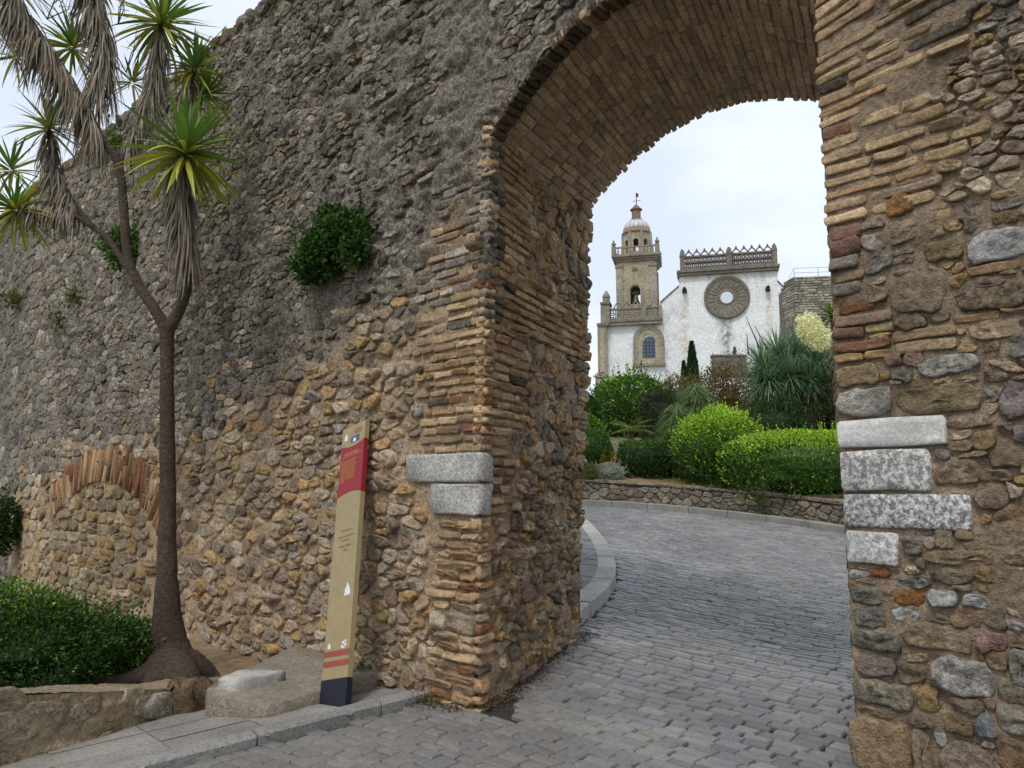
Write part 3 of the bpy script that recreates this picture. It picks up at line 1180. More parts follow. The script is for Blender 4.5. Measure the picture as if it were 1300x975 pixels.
# --- right pier: the stones one can recognise (photograph boxes brought onto the wall plane)
O_, T_, W_, R3, D_, G_, P_ = S(178, 122, 62), S(166, 140, 104), S(206, 202, 196), S(142, 104, 86), S(124, 114, 100), S(146, 137, 123), S(164, 130, 112)
HAND = [
    # x0, y0, x1, y1, colour, bulge, weathering, pile
    (1067, 531, 1203, 567, W_, .04, .2, 'w'), (1069, 571, 1182, 623, W_ * .92, .04, .75, 'w'), (1073, 627, 1232, 671, W_ * .92, .04, .85, 'w'), (1078, 675, 1142, 717, W_ * .92, .035, .6, 'w'),
    (1066, 493, 1128, 529, S(192, 184, 170), .035, .3, 's'), (1131, 490, 1250, 527, S(158, 136, 100), .02, .3, 's'),
    (1231, 293, 1310, 328, W_ * .95, .035, .4, 's'), (1128, 246, 1160, 276, O_, .03, .3, 's'), (1130, 346, 1206, 396, S(158, 138, 110), .025, .3, 's'),
    (1097, 298, 1124, 317, S(186, 170, 156), .02, .1, 's'), (1058, 287, 1094, 304, R3, .04, .2, 'b'), (1058, 305, 1094, 325, R3 * .9, .045, .3, 'b'),
    (1057, 326, 1091, 344, D_ * 1.15, .04, .5, 'b'), (1059, 346, 1098, 358, T_ * .85, .03, .3, 'b'), (1060, 360, 1093, 375, D_ * 1.3, .035, .4, 'b'),
    (1065, 379, 1112, 396, S(156, 108, 64), .015, .5, 's'), (1063, 398, 1133, 413, S(150, 122, 92), .03, .2, 'b'), (1063, 416, 1097, 430, R3 * .85, .035, .3, 'b'),
    (1098, 411, 1134, 422, S(180, 154, 100), .02, .2, 'b'), (1062, 433, 1132, 446, S(142, 100, 72), .03, .2, 'b'), (1062, 449, 1097, 459, S(168, 136, 84), .025, .2, 'b'), (1099, 444, 1137, 454, S(172, 140, 86), .02, .2, 'b'),
    (1063, 463, 1115, 489, S(170, 144, 102), .03, .3, 's'), (1116, 470, 1130, 485, S(172, 140, 82), .02, .2, 's'), (1131, 468, 1160, 484, D_ * 1.2, .02, .6, 's'),
    (1124, 450, 1145, 466, P_, .02, .2, 's'), (1147, 449, 1174, 466, P_ * 1.05, .02, .2, 's'), (1138, 431, 1215, 447, S(172, 146, 104), .02, .5, 'b'), (1134, 417, 1214, 430, S(160, 132, 96), .02, .2, 'b'),
    (1166, 453, 1247, 475, S(190, 182, 168), .03, .7, 's'), (1216, 431, 1238, 449, S(176, 146, 96), .02, .2, 's'), (1214, 364, 1310, 393, S(134, 116, 90), .03, .85, 's'), (1229, 335, 1296, 346, S(164, 128, 88), .02, .4, 'b'),
    (1210, 397, 1272, 408, S(160, 126, 84), .015, .2, 'b'), (1228, 410, 1288, 430, S(190, 160, 122), .025, .5, 's'), (1247, 432, 1270, 449, S(156, 128, 90), .02, .2, 's'), (1282, 420, 1312, 452, G_ * .85, .03, .6, 's'),
    (1102, 322, 1134, 348, G_, .025, .5, 's'), (1136, 324, 1160, 336, P_ * .95, .015, .2, 's'), (1128, 294, 1164, 308, S(150, 134, 100), .025, .8, 's'), (1170, 305, 1224, 330, S(158, 132, 94), .02, .3, 's'),
    (1130, 280, 1166, 290, T_, .015, .2, 'b'), (1167, 269, 1206, 281, S(176, 148, 100), .015, .2, 'b'), (1224, 273, 1243, 298, D_ * 1.3, .025, .6, 's'), (1258, 268, 1296, 286, S(156, 128, 88), .02, .3, 's'),
    (1258, 248, 1310, 262, G_ * 1.1, .025, .6, 's'), (1222, 254, 1248, 270, D_ * 1.3, .02, .6, 's'), (1102, 398, 1128, 408, G_, .015, .3, 's'), (1103, 362, 1126, 384, S(170, 146, 108), .025, .2, 's'),
    (1268, 486, 1308, 530, S(150, 136, 128), .03, .5, 's'), (1247, 492, 1266, 512, G_, .02, .4, 's'), (1235, 545, 1264, 568, S(170, 138, 92), .02, .3, 's'), (1204, 558, 1235, 570, S(160, 138, 108), .02, .3, 's'),
    (1184, 568, 1202, 580, G_ * 1.05, .02, .3, 's'), (1188, 580, 1250, 618, S(160, 136, 106), .025, .6, 's'), (1260, 568, 1296, 593, S(158, 132, 98), .02, .4, 's'), (1245, 597, 1288, 613, T_, .02, .3, 's'),
    (1238, 622, 1280, 642, S(152, 130, 104), .02, .4, 's'), (1262, 640, 1310, 676, S(166, 132, 90), .02, .4, 's'), (1288, 540, 1312, 560, G_ * 1.1, .02, .3, 's'),
    (1146, 678, 1172, 704, G_ * .9, .03, .6, 's'), (1190, 670, 1216, 696, S(164, 144, 112), .025, .3, 's'), (1218, 674, 1240, 688, S(154, 132, 102), .02, .3, 's'), (1160, 673, 1188, 682, G_, .02, .3, 's'),
    (1080, 724, 1102, 733, W_ * .85, .02, .4, 's'), (1104, 722, 1128, 735, S(158, 98, 62), .015, .3, 's'), (1174, 698, 1264, 716, S(164, 138, 98), .02, .5, 's'), (1180, 722, 1236, 742, S(146, 130, 104), .025, .5, 's'), (1238, 718, 1262, 742, S(170, 138, 88), .02, .3, 's'),
    (1134, 732, 1182, 748, G_, .03, .8, 's'), (1134, 752, 1174, 768, S(164, 108, 44), .012, .2, 's'), (1175, 750, 1217, 769, W_ * .88, .03, .4, 's'), (1222, 758, 1256, 772, W_ * .88, .03, .4, 's'), (1131, 771, 1170, 789, W_ * .88, .03, .5, 's'),
    (1082, 745, 1120, 768, G_ * .9, .02, .4, 's'), (1086, 772, 1126, 796, G_ * .85, .02, .4, 's'), (1172, 776, 1208, 792, S(140, 122, 96), .02, .3, 's'), (1208, 774, 1248, 798, S(158, 128, 96), .03, .3, 's'), (1250, 770, 1278, 800, S(148, 128, 100), .025, .4, 's'),
    (1148, 796, 1232, 824, S(156, 132, 98), .035, .5, 's'), (1241, 804, 1286, 828, S(162, 122, 110), .03, .6, 's'), (1276, 790, 1308, 800, W_ * .8, .02, .4, 's'), (1084, 802, 1149, 828, S(140, 130, 114), .03, .6, 's'),
    (1085, 835, 1136, 857, S(148, 132, 118), .03, .3, 's'), (1138, 843, 1172, 868, S(150, 130, 98), .025, .3, 's'), (1182, 833, 1265, 881, S(182, 172, 162), .05, .6, 's'), (1085, 864, 1163, 895, S(152, 140, 116), .035, .6, 's'),
    (1168, 871, 1192, 902, S(172, 138, 82), .025, .2, 's'), (1207, 886, 1250, 902, S(150, 128, 104), .025, .3, 's'), (1252, 884, 1264, 898, P_, .02, .2, 's'), (1092, 898, 1138, 907, T_ * .9, .02, .3, 's'), (1148, 908, 1184, 921, S(146, 128, 104), .025, .4, 's'),
    (1088, 910, 1156, 985, S(176, 146, 106), .04, .4, 's'), (1159, 925, 1184, 985, S(168, 144, 112), .03, .3, 's'), (1196, 906, 1238, 935, S(154, 128, 92), .02, .4, 's'), (1239, 904, 1266, 938, S(140, 146, 148), .03, .1, 's'), (1268, 897, 1312, 932, S(166, 152, 132), .03, .3, 's'),
    (1194, 945, 1262, 985, S(160, 138, 112), .03, .5, 's'), (1266, 940, 1312, 985, S(158, 124, 88), .02, .3, 's'), (1284, 826, 1312, 870, G_ * .95, .03, .5, 's'), (1254, 828, 1282, 850, S(158, 134, 98), .02, .3, 's'), (1268, 868, 1312, 892, S(142, 128, 106), .025, .4, 's'),
    (1187, 929, 1200, 944, W_ * .8, .015, .2, 's'), (1116, 845, 1136, 858, G_ * .8, .015, .3, 's'),
]
ex_right = []
for (x0, y0, x1, y1, cc, Hh, wt, pile) in HAND:
    xc, yc = (x0 + x1) / 2, (y0 + y1) / 2
    cc = (np.asarray(cc) * .80 + float(np.mean(cc)) * .20) * 1.08
    f = lambda x, y: (lambda p: (-(p[0]) - GW, p[1]))(wall_uz(x, y))
    u0, u1 = f(x0, yc)[0], f(x1, yc)[0]
    za, zb = f(xc, y1)[1], f(xc, y0)[1]
    ex_right.append((u0, za, u1, zb))
    corner = u0 < .05
    Hh *= .65
    if corner: u0 -= rng.uniform(0.0, .014)
    if pile == 'w':
        pts = rect_poly(u0, za, u1, zb, .012, 0, .003)
        whites.append(lay(pts, m_right, Hh, cc, embed=.3 if corner else .08, rings=((0, -1), (0, .7), (.10, .97), (.5, 1.0)), rough=.05, tilt=.1, wth=wt))
    elif pile == 'b':
        pts = rect_poly(u0, za, u1, zb, .010, rng.normal(0, .02), .0025)
        bricks.append(lay(pts, m_right, Hh, cc, embed=.25 if corner else .06, rings=RINGS_S, rough=.14, wth=wt))
    else:
        poly = [(u0, za), (u1, za), (u1, zb), (u0, zb)]
        pts = resample(chaikin(poly, .18 if not corner else .12, 2), 14)
        pts = pts + rng.normal(0, .045 * (zb - za), pts.shape)
        stones.append(lay(pts, m_right, Hh, cc, embed=.25 if corner else .07, rough=.16, wth=wt))

# bricks of the springing, fanning more and more steeply
z = wall_uz(1060, 284)[1]
z0b = z
while z < 6.2:
    ph = .062 * rng.uniform(.92, 1.12)
    bh = ph * rng.uniform(.64, .82)
    k = np.clip((z - 3.3) / 1.2, 0, 1)
    sk = 0.0 + 0.42 * k
    ue = rng.uniform(.48, .76)
    u = -0.02 * rng.random()
    while u < ue - .06:
        w = min(rng.uniform(.13, .36), ue - u)
        if w > .05 and rng.random() < .93:
            c, wt = brick_color(z, .05 + .08 * k + .12 * (u > .36), .05)
            pts = rect_poly(u, z + sk * u, u + w, z + bh + sk * u, .011, sk, .003)
            bricks.append(lay(pts, m_right, rng.uniform(.004, .018), c, embed=.25 if u < .02 else .06, rings=RINGS_S, rough=.18, wth=wt))
        u += w + rng.uniform(.012, .03)
    ex_right.append((-.05, z - .01 + sk * .2, ue, z + bh + sk * .3))
    z += ph


def right_color(u, z):
    if z > 3.6 and rng.random() < .55: return PAL_DARK[rng.integers(len(PAL_DARK))] * rng.uniform(.75, 1.1), .8
    return PAL_WARM[rng.integers(len(PAL_WARM))] * rng.uniform(.7, 1.02), .45


rubble(m_right, rows(0, 1.1, -.2, 7.2, (.036, .075), (.08, .17)), 2.0, .005, ex_right + [(-9, -9, .0, 99)], lambda u, z: .01 < u < 1.0 and -.05 < z < 7.2, right_color, lambda c, mm: min(mm * .4, rng.uniform(.006, .022)), stones, g=.004)
rubble(m_right, rows(1.0, 5, -.2, 7.2, (.06, .13), (.12, .32)), 1.7, .009, [(-9, -9, .99, 99)], lambda u, z: 1.0 < u < 4.9 and -.05 < z < 7.2, right_color, lambda c, mm: mm * rng.uniform(.2, .4), stones)

stones = roughen(stones, .022, 8)
bricks = roughen(bricks, .006, 11)
soffits = roughen(soffits, .005, 11)
deal(stones, 'stone', 'rubble_masonry', M['rubble'], town_wall)
deal(bricks, 'brick', 'brickwork', M['brick'], town_wall)
deal(soffits, 'soffit_brick', 'soffit_brickwork', M['brick'], town_wall)
deal(vouss, 'voussoir', 'arch_ring_brickwork', M['brick'], town_wall)
deal(whites, 'quoin_block', 'quoin_masonry', M['marble'], town_wall)
# ------------------------------------------------------------------ ground, road, pavements
def sheet(name, mat, xs, ys, zf, color=(.3, .25, .2, .5), label=None, smooth=True):
    X, Y = np.meshgrid(xs, ys, indexing='ij')
    Zz = zf(X, Y)
    nx, ny = len(xs), len(ys)
    i, j = np.meshgrid(np.arange(nx - 1), np.arange(ny - 1), indexing='ij')
    b = (i * ny + j).ravel()
    mb = MB()
    mb.add(np.stack([X, Y, Zz], -1).reshape(-1, 3), np.stack([b, b + ny, b + ny + 1, b + 1], -1), color)
    return put(name, mb, mat, None, smooth, kind='structure', label=label)


# right kerb / retaining wall line (world plan), from photograph points on the road
RW = [onroad(*p) for p in ((722, 641), (800, 645), (900, 654), (1000, 666), (1075, 678))]
_d0 = RW[0] - RW[1]
_d1 = RW[-1] - RW[-2]
ext0 = [RW[0] + _d0 / np.linalg.norm(_d0[:2]) * k for k in (12, 7, 3)]
ext1 = [RW[-1] + _d1 / np.linalg.norm(_d1[:2]) * k for k in (2.5, 5, 8)]
RWL = smooth_path(np.array(ext0 + RW + ext1)[:, :2], 8)          # plan polyline, left to right
RWL_T = np.gradient(RWL, axis=0)
RWL_T /= np.linalg.norm(RWL_T, axis=1)[:, None]
RWL_N = np.stack([-RWL_T[:, 1], RWL_T[:, 0]], -1)                # away from the road
RWL_S = np.concatenate([[0], np.cumsum(np.hypot(*np.diff(RWL, axis=0).T))])


def rw_at(s, off):
    x = np.interp(s, RWL_S, RWL[:, 0]) + off * np.interp(s, RWL_S, RWL_N[:, 0])
    y = np.interp(s, RWL_S, RWL[:, 1]) + off * np.interp(s, RWL_S, RWL_N[:, 1])
    return x, y


def rw_dist(x, y):
    """signed distance beyond the kerb line (positive = garden side)"""
    x = np.asarray(x, float)
    best = np.full(x.shape, 1e9)
    sg = np.zeros(x.shape)
    for k in range(0, len(RWL), 2):
        dx, dy = x - RWL[k, 0], y - RWL[k, 1]
        d = np.hypot(dx, dy)
        m = d < best
        best = np.where(m, d, best)
        sg = np.where(m, dx * RWL_N[k, 0] + dy * RWL_N[k, 1], sg)
    return sg


GARD = 0.62                                    # height of the retaining wall


def garden_z(x, y):
    x = np.asarray(x, float)
    y = np.asarray(y, float)
    d = np.maximum(rw_dist(x, y) - .6, 0)
    best = np.full(x.shape, 1e9)
    base = np.zeros(x.shape)
    zl = road_z(RWL[:, 0], RWL[:, 1])
    for k in range(0, len(RWL), 2):
        dd = np.hypot(x - RWL[k, 0], y - RWL[k, 1])
        base = np.where(dd < best, zl[k], base)
        best = np.minimum(best, dd)
    return base + GARD - .06 + 0.14 * np.minimum(d, 75)


def terrain_z(x, y):
    x = np.asarray(x, float)
    y = np.asarray(y, float)
    s = rw_dist(x, y)
    w = sstep(1.5, 2.6, s) * sstep(5.0, 9.0, y)
    r = road_z(x, y) - 0.09
    far = sstep(120, 400, np.hypot(x, y))
    return (r * (1 - w) + garden_z(x, y) * w) * (1 - far) + (-6) * far


xs = np.concatenate([[-3000, -1200, -500, -220, -120], np.arange(-80, -10, 4.0), np.arange(-10, 16, .5), np.arange(16, 80, 4), [120, 220, 500, 1200, 3000]])
ys = np.concatenate([[-3000, -1000, -300, -100, -40, -15], np.arange(-8, 30, .5), np.arange(30, 110, 3), [130, 180, 260, 400, 800, 1600, 3000]])
sheet('ground', M['scrub'], xs, ys, terrain_z)

# road bed
xs = np.arange(-9, 22, .25)
ys = np.arange(-6, 34, .25)
X, Y = np.meshgrid(xs, ys, indexing='ij')
sd = rw_dist(X, Y)
mb = MB()
Zr = road_z(X, Y) - 0.028
nx, ny = X.shape
i, j = np.meshgrid(np.arange(nx - 1), np.arange(ny - 1), indexing='ij')
b = (i * ny + j).ravel()
ok = (sd[:-1, :-1] < .35).ravel()
F = np.stack([b, b + ny, b + ny + 1, b + 1], -1)[ok]
mb.add(np.stack([X, Y, Zr], -1).reshape(-1, 3), F, (.1, .1, .1, .5))
road = put('road', mb, M['road'], None, True, kind='structure')

# kerb lines of the pavements
KF = np.array([onroad(230, 973)[:2], onroad(510, 899)[:2]])       # front pavement kerb, foot
kd = (KF[1] - KF[0]) / np.linalg.norm(KF[1] - KF[0])
KFL = np.array([KF[0] - kd * 7, KF[0], KF[1] + kd * .30])
KB = smooth_path(np.array([onroad(*p)[:2] for p in ((716, 806), (735, 794), (757, 775), (774, 757), (782, 738), (779, 716), (765, 690), (745, 667), (722, 650))]), 5)
_t = KB[-1] - KB[-3]
KB = np.vstack([KB, KB[-1] + _t / np.linalg.norm(_t) * 2.5, KB[-1] + _t / np.linalg.norm(_t) * 6])


def onwalk(px, py):
    d = ray(px, py)
    P = onroad(px, py)
    for _ in range(4):
        P = EYE + d * ((float(road_z(P[0], P[1])) + KH - 1.6) / d[2])
    return P


def in_poly(p, poly):
    x, y = p
    c = False
    j = len(poly) - 1
    for i in range(len(poly)):
        if ((poly[i][1] > y) != (poly[j][1] > y)) and x < (poly[j][0] - poly[i][0]) * (y - poly[i][1]) / (poly[j][1] - poly[i][1] + 1e-12) + poly[i][0]:
            c = not c
        j = i
    return c


back_walk = [tuple(p) for p in KB] + [(KB[-1][0] - 6, KB[-1][1]), (-6, 16), tuple((C0 + JD * (GD - .3) + LD * .6)[:2]), tuple((C0 + JD * (GD + .0) + LD * .1)[:2])]
kn = np.array([-kd[1], kd[0]])


def front_walk_side(x, y):
    return (x - KF[0][0]) * kn[0] + (y - KF[0][1]) * kn[1]          # >0 on the pavement


KH = 0.075


def walk_z(x, y):
    return road_z(x, y) + KH


# --- granite setts
setts = []
H0 = NF * 0
Rx, Ry = RD[:2], -NF[:2]
b = -4.6
PALS = [S(128, 127, 127), S(134, 132, 129), S(120, 120, 121), S(140, 137, 133), S(122, 123, 126), S(130, 127, 123), S(114, 114, 115)]
while b < 19.5:
    pb = rng.uniform(.092, .112)
    a = -16 + rng.uniform(0, .3)
    while a < 12:
        L = rng.uniform(.15, .235)
        cx, cy = C0[:2] + Rx * (a + L / 2) + Ry * (b + pb / 2)
        a += L
        zc_ = float(road_z(cx, cy))
        q = proj(np.array([cx, cy, zc_]))
        if cy < 1.2 or not (-90 < q[0] < 1390 and 600 < q[1] < 1060): continue
        if rw_dist(np.array([cx]), np.array([cy]))[0] > -.05: continue
        beyond = b + pb / 2 > -.02
        if beyond:
            pj = (np.array([cx, cy]) - C0[:2]) @ NJ[:2]
            dj = (np.array([cx, cy]) - C0[:2]) @ JD[:2]
            if dj < GD and not (-.14 < pj < GW * .94 + .1): continue
            if in_poly((cx, cy), back_walk) or q[0] > 1200: continue
            if cx < KB[:, 0].min() - .5 and cy < 13: continue
            if dj > GD and q[0] < 690: continue
        else:
            if front_walk_side(cx, cy) > -.02 and (cx - KF[1][0]) * kd[0] + (cy - KF[1][1]) * kd[1] < .28: continue
            if q[0] > 1260: continue
        worn = 1 - sstep(700, 900, q[0] + .9 * (960 - q[1]))         # silted stretch at the pavement
        g = rng.uniform(.006, .011)
        l2, p2 = (L - g) / 2, (pb - g * 1.5) / 2
        tz = rng.normal(0, .003) * (1 - .6 * worn)
        ta, tb = rng.normal(0, .017, 2) * (1 - .6 * worn)
        ch = rng.uniform(.005, .009)
        o = np.array([[-1, -1], [1, -1], [1, 1], [-1, 1]]) * [l2, p2] + rng.normal(0, .007, (4, 2))
        i_ = np.sign(o) * np.maximum(np.abs(o) - ch, .01)
        loc = np.vstack([o, o, i_])
        hz = np.concatenate([np.full(4, -.05), np.full(4, -.008), np.full(4, .005)]) + tz + loc @ np.array([ta, tb])
        P = np.zeros((13, 3))
        P[:12, :2] = np.array([cx, cy]) + loc[:, :1] * Rx + loc[:, 1:] * Ry
        P[:12, 2] = road_z(P[:12, 0], P[:12, 1]) + hz
        P[12] = P[8:12].mean(0) + [0, 0, rng.uniform(0, .005)]
        c = PALS[rng.integers(len(PALS))] * rng.uniform(.84, 1.1)
        c = c * (1 + .28 * float(fbm(np.array([cx * .55, cy * .3, 2.0]), 3, 55)) + .10 * float(fbm(np.array([cx * 2.2, cy * 2.2, 5.0]), 2, 57)))
        c = c * (1 - .5 * worn) + S(128, 122, 114) * .5 * worn
        Q = [np.array([[0, 1, 5, 4], [1, 2, 6, 5], [2, 3, 7, 6], [3, 0, 4, 7], [4, 5, 9, 8], [5, 6, 10, 9], [6, 7, 11, 10], [7, 4, 8, 11]]), np.array([[8, 9, 12], [9, 10, 12], [10, 11, 12], [11, 8, 12]])]
        setts.append((P, Q, np.tile(np.append(c, .3), (13, 1))))
    b += pb
deal(setts, 'sett', 'sett_paving', M['sett'], road, smooth=False)


# --- kerbs: stones swept along plan lines
def kerb_stones(line, zf, width, height, length, parent, color, side=1, name='kerb_stone', bev=.015):
    s = np.concatenate([[0], np.cumsum(np.hypot(*np.diff(line, axis=0).T))])
    tot = s[-1]
    a = 0.0
    n = 0
    while a < tot - .1:
        L = min(rng.uniform(*length), tot - a)
        k = max(2, int(L / .25) + 1)
        ss = np.linspace(a + .006, a + L - .006, k)
        px, py = np.interp(ss, s, line[:, 0]), np.interp(ss, s, line[:, 1])
        tx, ty = np.gradient(px), np.gradient(py)
        ln = np.hypot(tx, ty)
        nx_, ny_ = -ty / ln * side, tx / ln * side
        jz = rng.normal(0, .004)
        prof = [(0, -.12), (0, height - bev), (bev, height), (width - .004, height + .002), (width, -.12)]
        V = []
        for o, h in prof:
            xx, yy = px + nx_ * o, py + ny_ * o
            V.append(np.stack([xx, yy, zf(px, py) + h + jz], -1))
        V = np.stack(V, 1).reshape(-1, 3)
        m = len(prof)
        F = [np.array([[r * m + q, r * m + (q + 1) % m, (r + 1) * m + (q + 1) % m, (r + 1) * m + q] for r in range(k - 1) for q in range(m)])]
        if side < 0: F = [F[0][:, ::-1]]
        F += [np.arange(m)[None], (np.arange(m)[::-1] + (k - 1) * m)[None]]
        mb = MB()
        mb.add(V, F, np.append(color * rng.uniform(.88, 1.1), .3))
        put(name, mb, M['granite'], parent, False)
        a += L
        n += 1


# --- front pavement
def poly_sheet(pts, zf, step=.2):
    pts = np.asarray(pts)
    x0, y0 = pts.min(0)
    x1, y1 = pts.max(0)
    xs, ys = np.arange(x0, x1 + step, step), np.arange(y0, y1 + step, step)
    X, Y = np.meshgrid(xs, ys, indexing='ij')
    i, j = np.meshgrid(np.arange(len(xs) - 1), np.arange(len(ys) - 1), indexing='ij')
    b = (i * len(ys) + j).ravel()
    F = np.stack([b, b + len(ys), b + len(ys) + 1, b + 1], -1)
    cx, cy = X[:-1, :-1].ravel() + step / 2, Y[:-1, :-1].ravel() + step / 2
    ok = np.array([in_poly(p, pts) for p in zip(cx, cy)])
    return np.stack([X, Y, zf(X, Y)], -1).reshape(-1, 3), F[ok]


_wp = [tuple(KFL[0] + kn * .05), tuple(KFL[2] + kn * .05), tuple((C0 + LD * .35 - NF * .3)[:2]), tuple((C0 + LD * 2.6 - NF * .3)[:2]), tuple(onwalk(250, 880)[:2]), tuple(onwalk(180, 903)[:2]), tuple(onwalk(0, 960)[:2]), tuple(onwalk(-60, 985)[:2]), tuple((KFL[0] + kn * 2.2))]
V, F = poly_sheet(_wp, lambda x, y: walk_z(x, y) - .02, .12)
mb = MB()
mb.add(V, F, np.append(S(170, 165, 156), .3))
pave = put('front_pavement', mb, M['granite'], None, True, kind='structure')
kerb_stones(KFL, road_z, .13, KH, (.8, 1.1), pave, S(132, 130, 126), 1)


def slabs(parent, poly, zf, origin, du, dv, lu, lv, color, gap=.004, name='paving_slab', vis=True):
    """square-cut slabs inside a plan polygon"""
    pieces = []
    for i in range(-40, 60):
        for j in range(-40, 60):
            o = origin + du * (i * lu) + dv * (j * lv)
            cell = [tuple(o + du * a + dv * b) for a, b in ((gap, gap), (lu - gap, gap), (lu - gap, lv - gap), (gap, lv - gap))]
            c = np.mean(cell, 0)
            if np.hypot(*(c - np.mean(poly, 0))) > 9: continue
            inside = [in_poly(q, poly) for q in cell]
            if not any(inside): continue
            # trim to the polygon by small steps: keep the sub-cells inside
            n = 6
            V, F = [], []
            aa = np.linspace(gap, lu - gap, n)
            bb = np.linspace(gap, lv - gap, n)
            P = np.array([o + du * a + dv * b for a in aa for b in bb])
            z = zf(P[:, 0], P[:, 1]) + rng.normal(0, .0015)
            V = np.column_stack([P, z])
            for r in range(n - 1):
                for s in range(n - 1):
                    m = (P[r * n + s] + P[(r + 1) * n + s + 1]) / 2
                    if in_poly(m, poly): F.append((r * n + s, (r + 1) * n + s, (r + 1) * n + s + 1, r * n + s + 1))
            if not F: continue
            pieces.append((V, [np.array(F)], np.tile(np.append(color * rng.uniform(.9, 1.1), .3), (len(V), 1))))
    for P, F, c in pieces:
        q = proj(P)
        if q[:, 0].max() < -100 or q[:, 0].min() > 1400 or P[:, 1].max() < 1.5: continue
        mb = MB()
        mb.add(P, F, c)
        put(name, mb, M['granite'], parent, False)


inner = [tuple(np.array(_wp[0]) + kn * .03), tuple(np.array(_wp[1]) + kn * .03)] + _wp[2:]
slabs(pave, inner, lambda x, y: walk_z(x, y) - .012, KF[0] + kn * .14, kd, kn, .60, .40, S(140, 136, 130))

# --- pavement behind the gate
def kb_in(off):
    out = []
    for k, p in enumerate(KB):
        t = KB[min(k + 1, len(KB) - 1)] - KB[max(k - 1, 0)]
        t = t / np.linalg.norm(t)
        out.append(tuple(p + np.array([-t[1], t[0]]) * off))
    return out


V, F = poly_sheet(kb_in(.2) + back_walk[len(KB):], lambda x, y: road_z(x, y) + .125, .08)
mb = MB()
mb.add(V, F, np.append(S(186, 184, 180), .3))
pave2 = put('rear_pavement', mb, M['granite'], None, True, kind='structure')
kerb_stones(KB, road_z, .26, .15, (.7, .95), pave2, S(158, 156, 152), 1)
_c = np.mean(back_walk[:12], 0)
inner2 = kb_in(.14) + back_walk[len(KB):]
slabs(pave2, inner2, lambda x, y: road_z(x, y) + .132, KB[4], np.array([.93, -.36]), np.array([.36, .93]), .9, .42, S(118, 117, 116), .012)

# --- retaining wall with its stones, and the far kerb
kerb_line = RWL.copy()
far_pave = None
kl = MB()
def rw_sweep(prof, s0, s1, step, zf):
    ss = np.arange(s0, s1, step)
    V = []
    for o, h in prof:
        x, y = rw_at(ss, o)
        V.append(np.stack([x, y, zf(*rw_at(ss, 0)) + h], -1))
    m = len(prof)
    V = np.stack(V, 1).reshape(-1, 3)
    F = np.array([[r * m + q, r * m + (q + 1) % m, (r + 1) * m + (q + 1) % m, (r + 1) * m + q] for r in range(len(ss) - 1) for q in range(m)])
    return V, F


def rw_topz(x, y):                            # level of the coping above the road
    return road_z(x, y)


ret = thing('retaining_wall', np.append(RWL[len(RWL) // 2], float(road_z(*RWL[len(RWL) // 2]))), 'low mortared stone retaining wall in front of the hedges', 'wall')
V, F = rw_sweep([(.30, -.3), (.32, GARD), (.66, GARD + .01), (.66, -.3)], 0, RWL_S[-1], .25, road_z)
mb = MB()
mb.add(V, F, np.append(S(146, 136, 122), .5))
put('wall_core', mb, M['mortar'], ret)


def m_ret(u, v, h):
    u, v, h = np.broadcast_arrays(np.asarray(u, float), np.asarray(v, float), np.asarray(h, float))
    x, y = rw_at(u, .30 - h)
    x0, y0 = rw_at(u, 0)
    return np.stack([x, y, road_z(x0, y0) + v], -1)


rst = []
PALR = [S(146, 136, 122), S(156, 143, 125), S(136, 128, 117), S(162, 148, 130), S(128, 119, 109), S(150, 138, 121), S(170, 160, 146)]
rubble(m_ret, rows(1, RWL_S[-1] - 1, .05, GARD + .02, (.10, .18), (.15, .36)), 1.3, .007, [(-5, GARD - .045, 99, GARD + 1), (-5, -1, 99, .1)], lambda u, z: .08 < z < GARD + .02,
       lambda u, z: (PALR[rng.integers(7)] * rng.uniform(.85, 1.1), .4), lambda c, mm: .018 + rng.uniform(0, .015), rst, n=10)
s = 1.0
while s < RWL_S[-1] - 1:
    w = rng.uniform(.25, .5)
    rst.append(lay(rect_poly(s, GARD - .04, s + w * .97, GARD + rng.uniform(.015, .04), .015, 0, .004), m_ret, rng.uniform(.03, .05), PALR[rng.integers(7)] * .95, embed=.38, wth=.6))
    s += w
mb = MB()                                      # planted soil behind the wall
ss = np.arange(0, RWL_S[-1], .25)
offs = [.55, .9, 1.4, 2.0, 2.8]
V = []
for o_ in offs:
    x, y = rw_at(ss, o_)
    x0, y0 = rw_at(ss, 0)
    V.append(np.stack([x, y, road_z(x0, y0) + GARD - .04 + .14 * max(o_ - .6, 0) + .03 * vnoise(np.stack([x * 3, y * 3, 0 * x], -1), 3)], -1))
V = np.stack(V, 1).reshape(-1, 3)
m_ = len(offs)
mb.add(V, np.array([[r * m_ + q, (r + 1) * m_ + q, (r + 1) * m_ + q + 1, r * m_ + q + 1] for r in range(len(ss) - 1) for q in range(m_ - 1)]))
put('garden_bed', mb, M['soil'], None, True, kind='structure')
deal(rst, 'stone', 'wall_masonry', M['rubble'], ret)
kerb_stones(RWL, road_z, .28, .15, (.8, 1.0), road, S(140, 138, 132), 1)
# ------------------------------------------------------------------ leaves
def unit(v):
    return v / (np.linalg.norm(v, axis=-1, keepdims=True) + 1e-9)


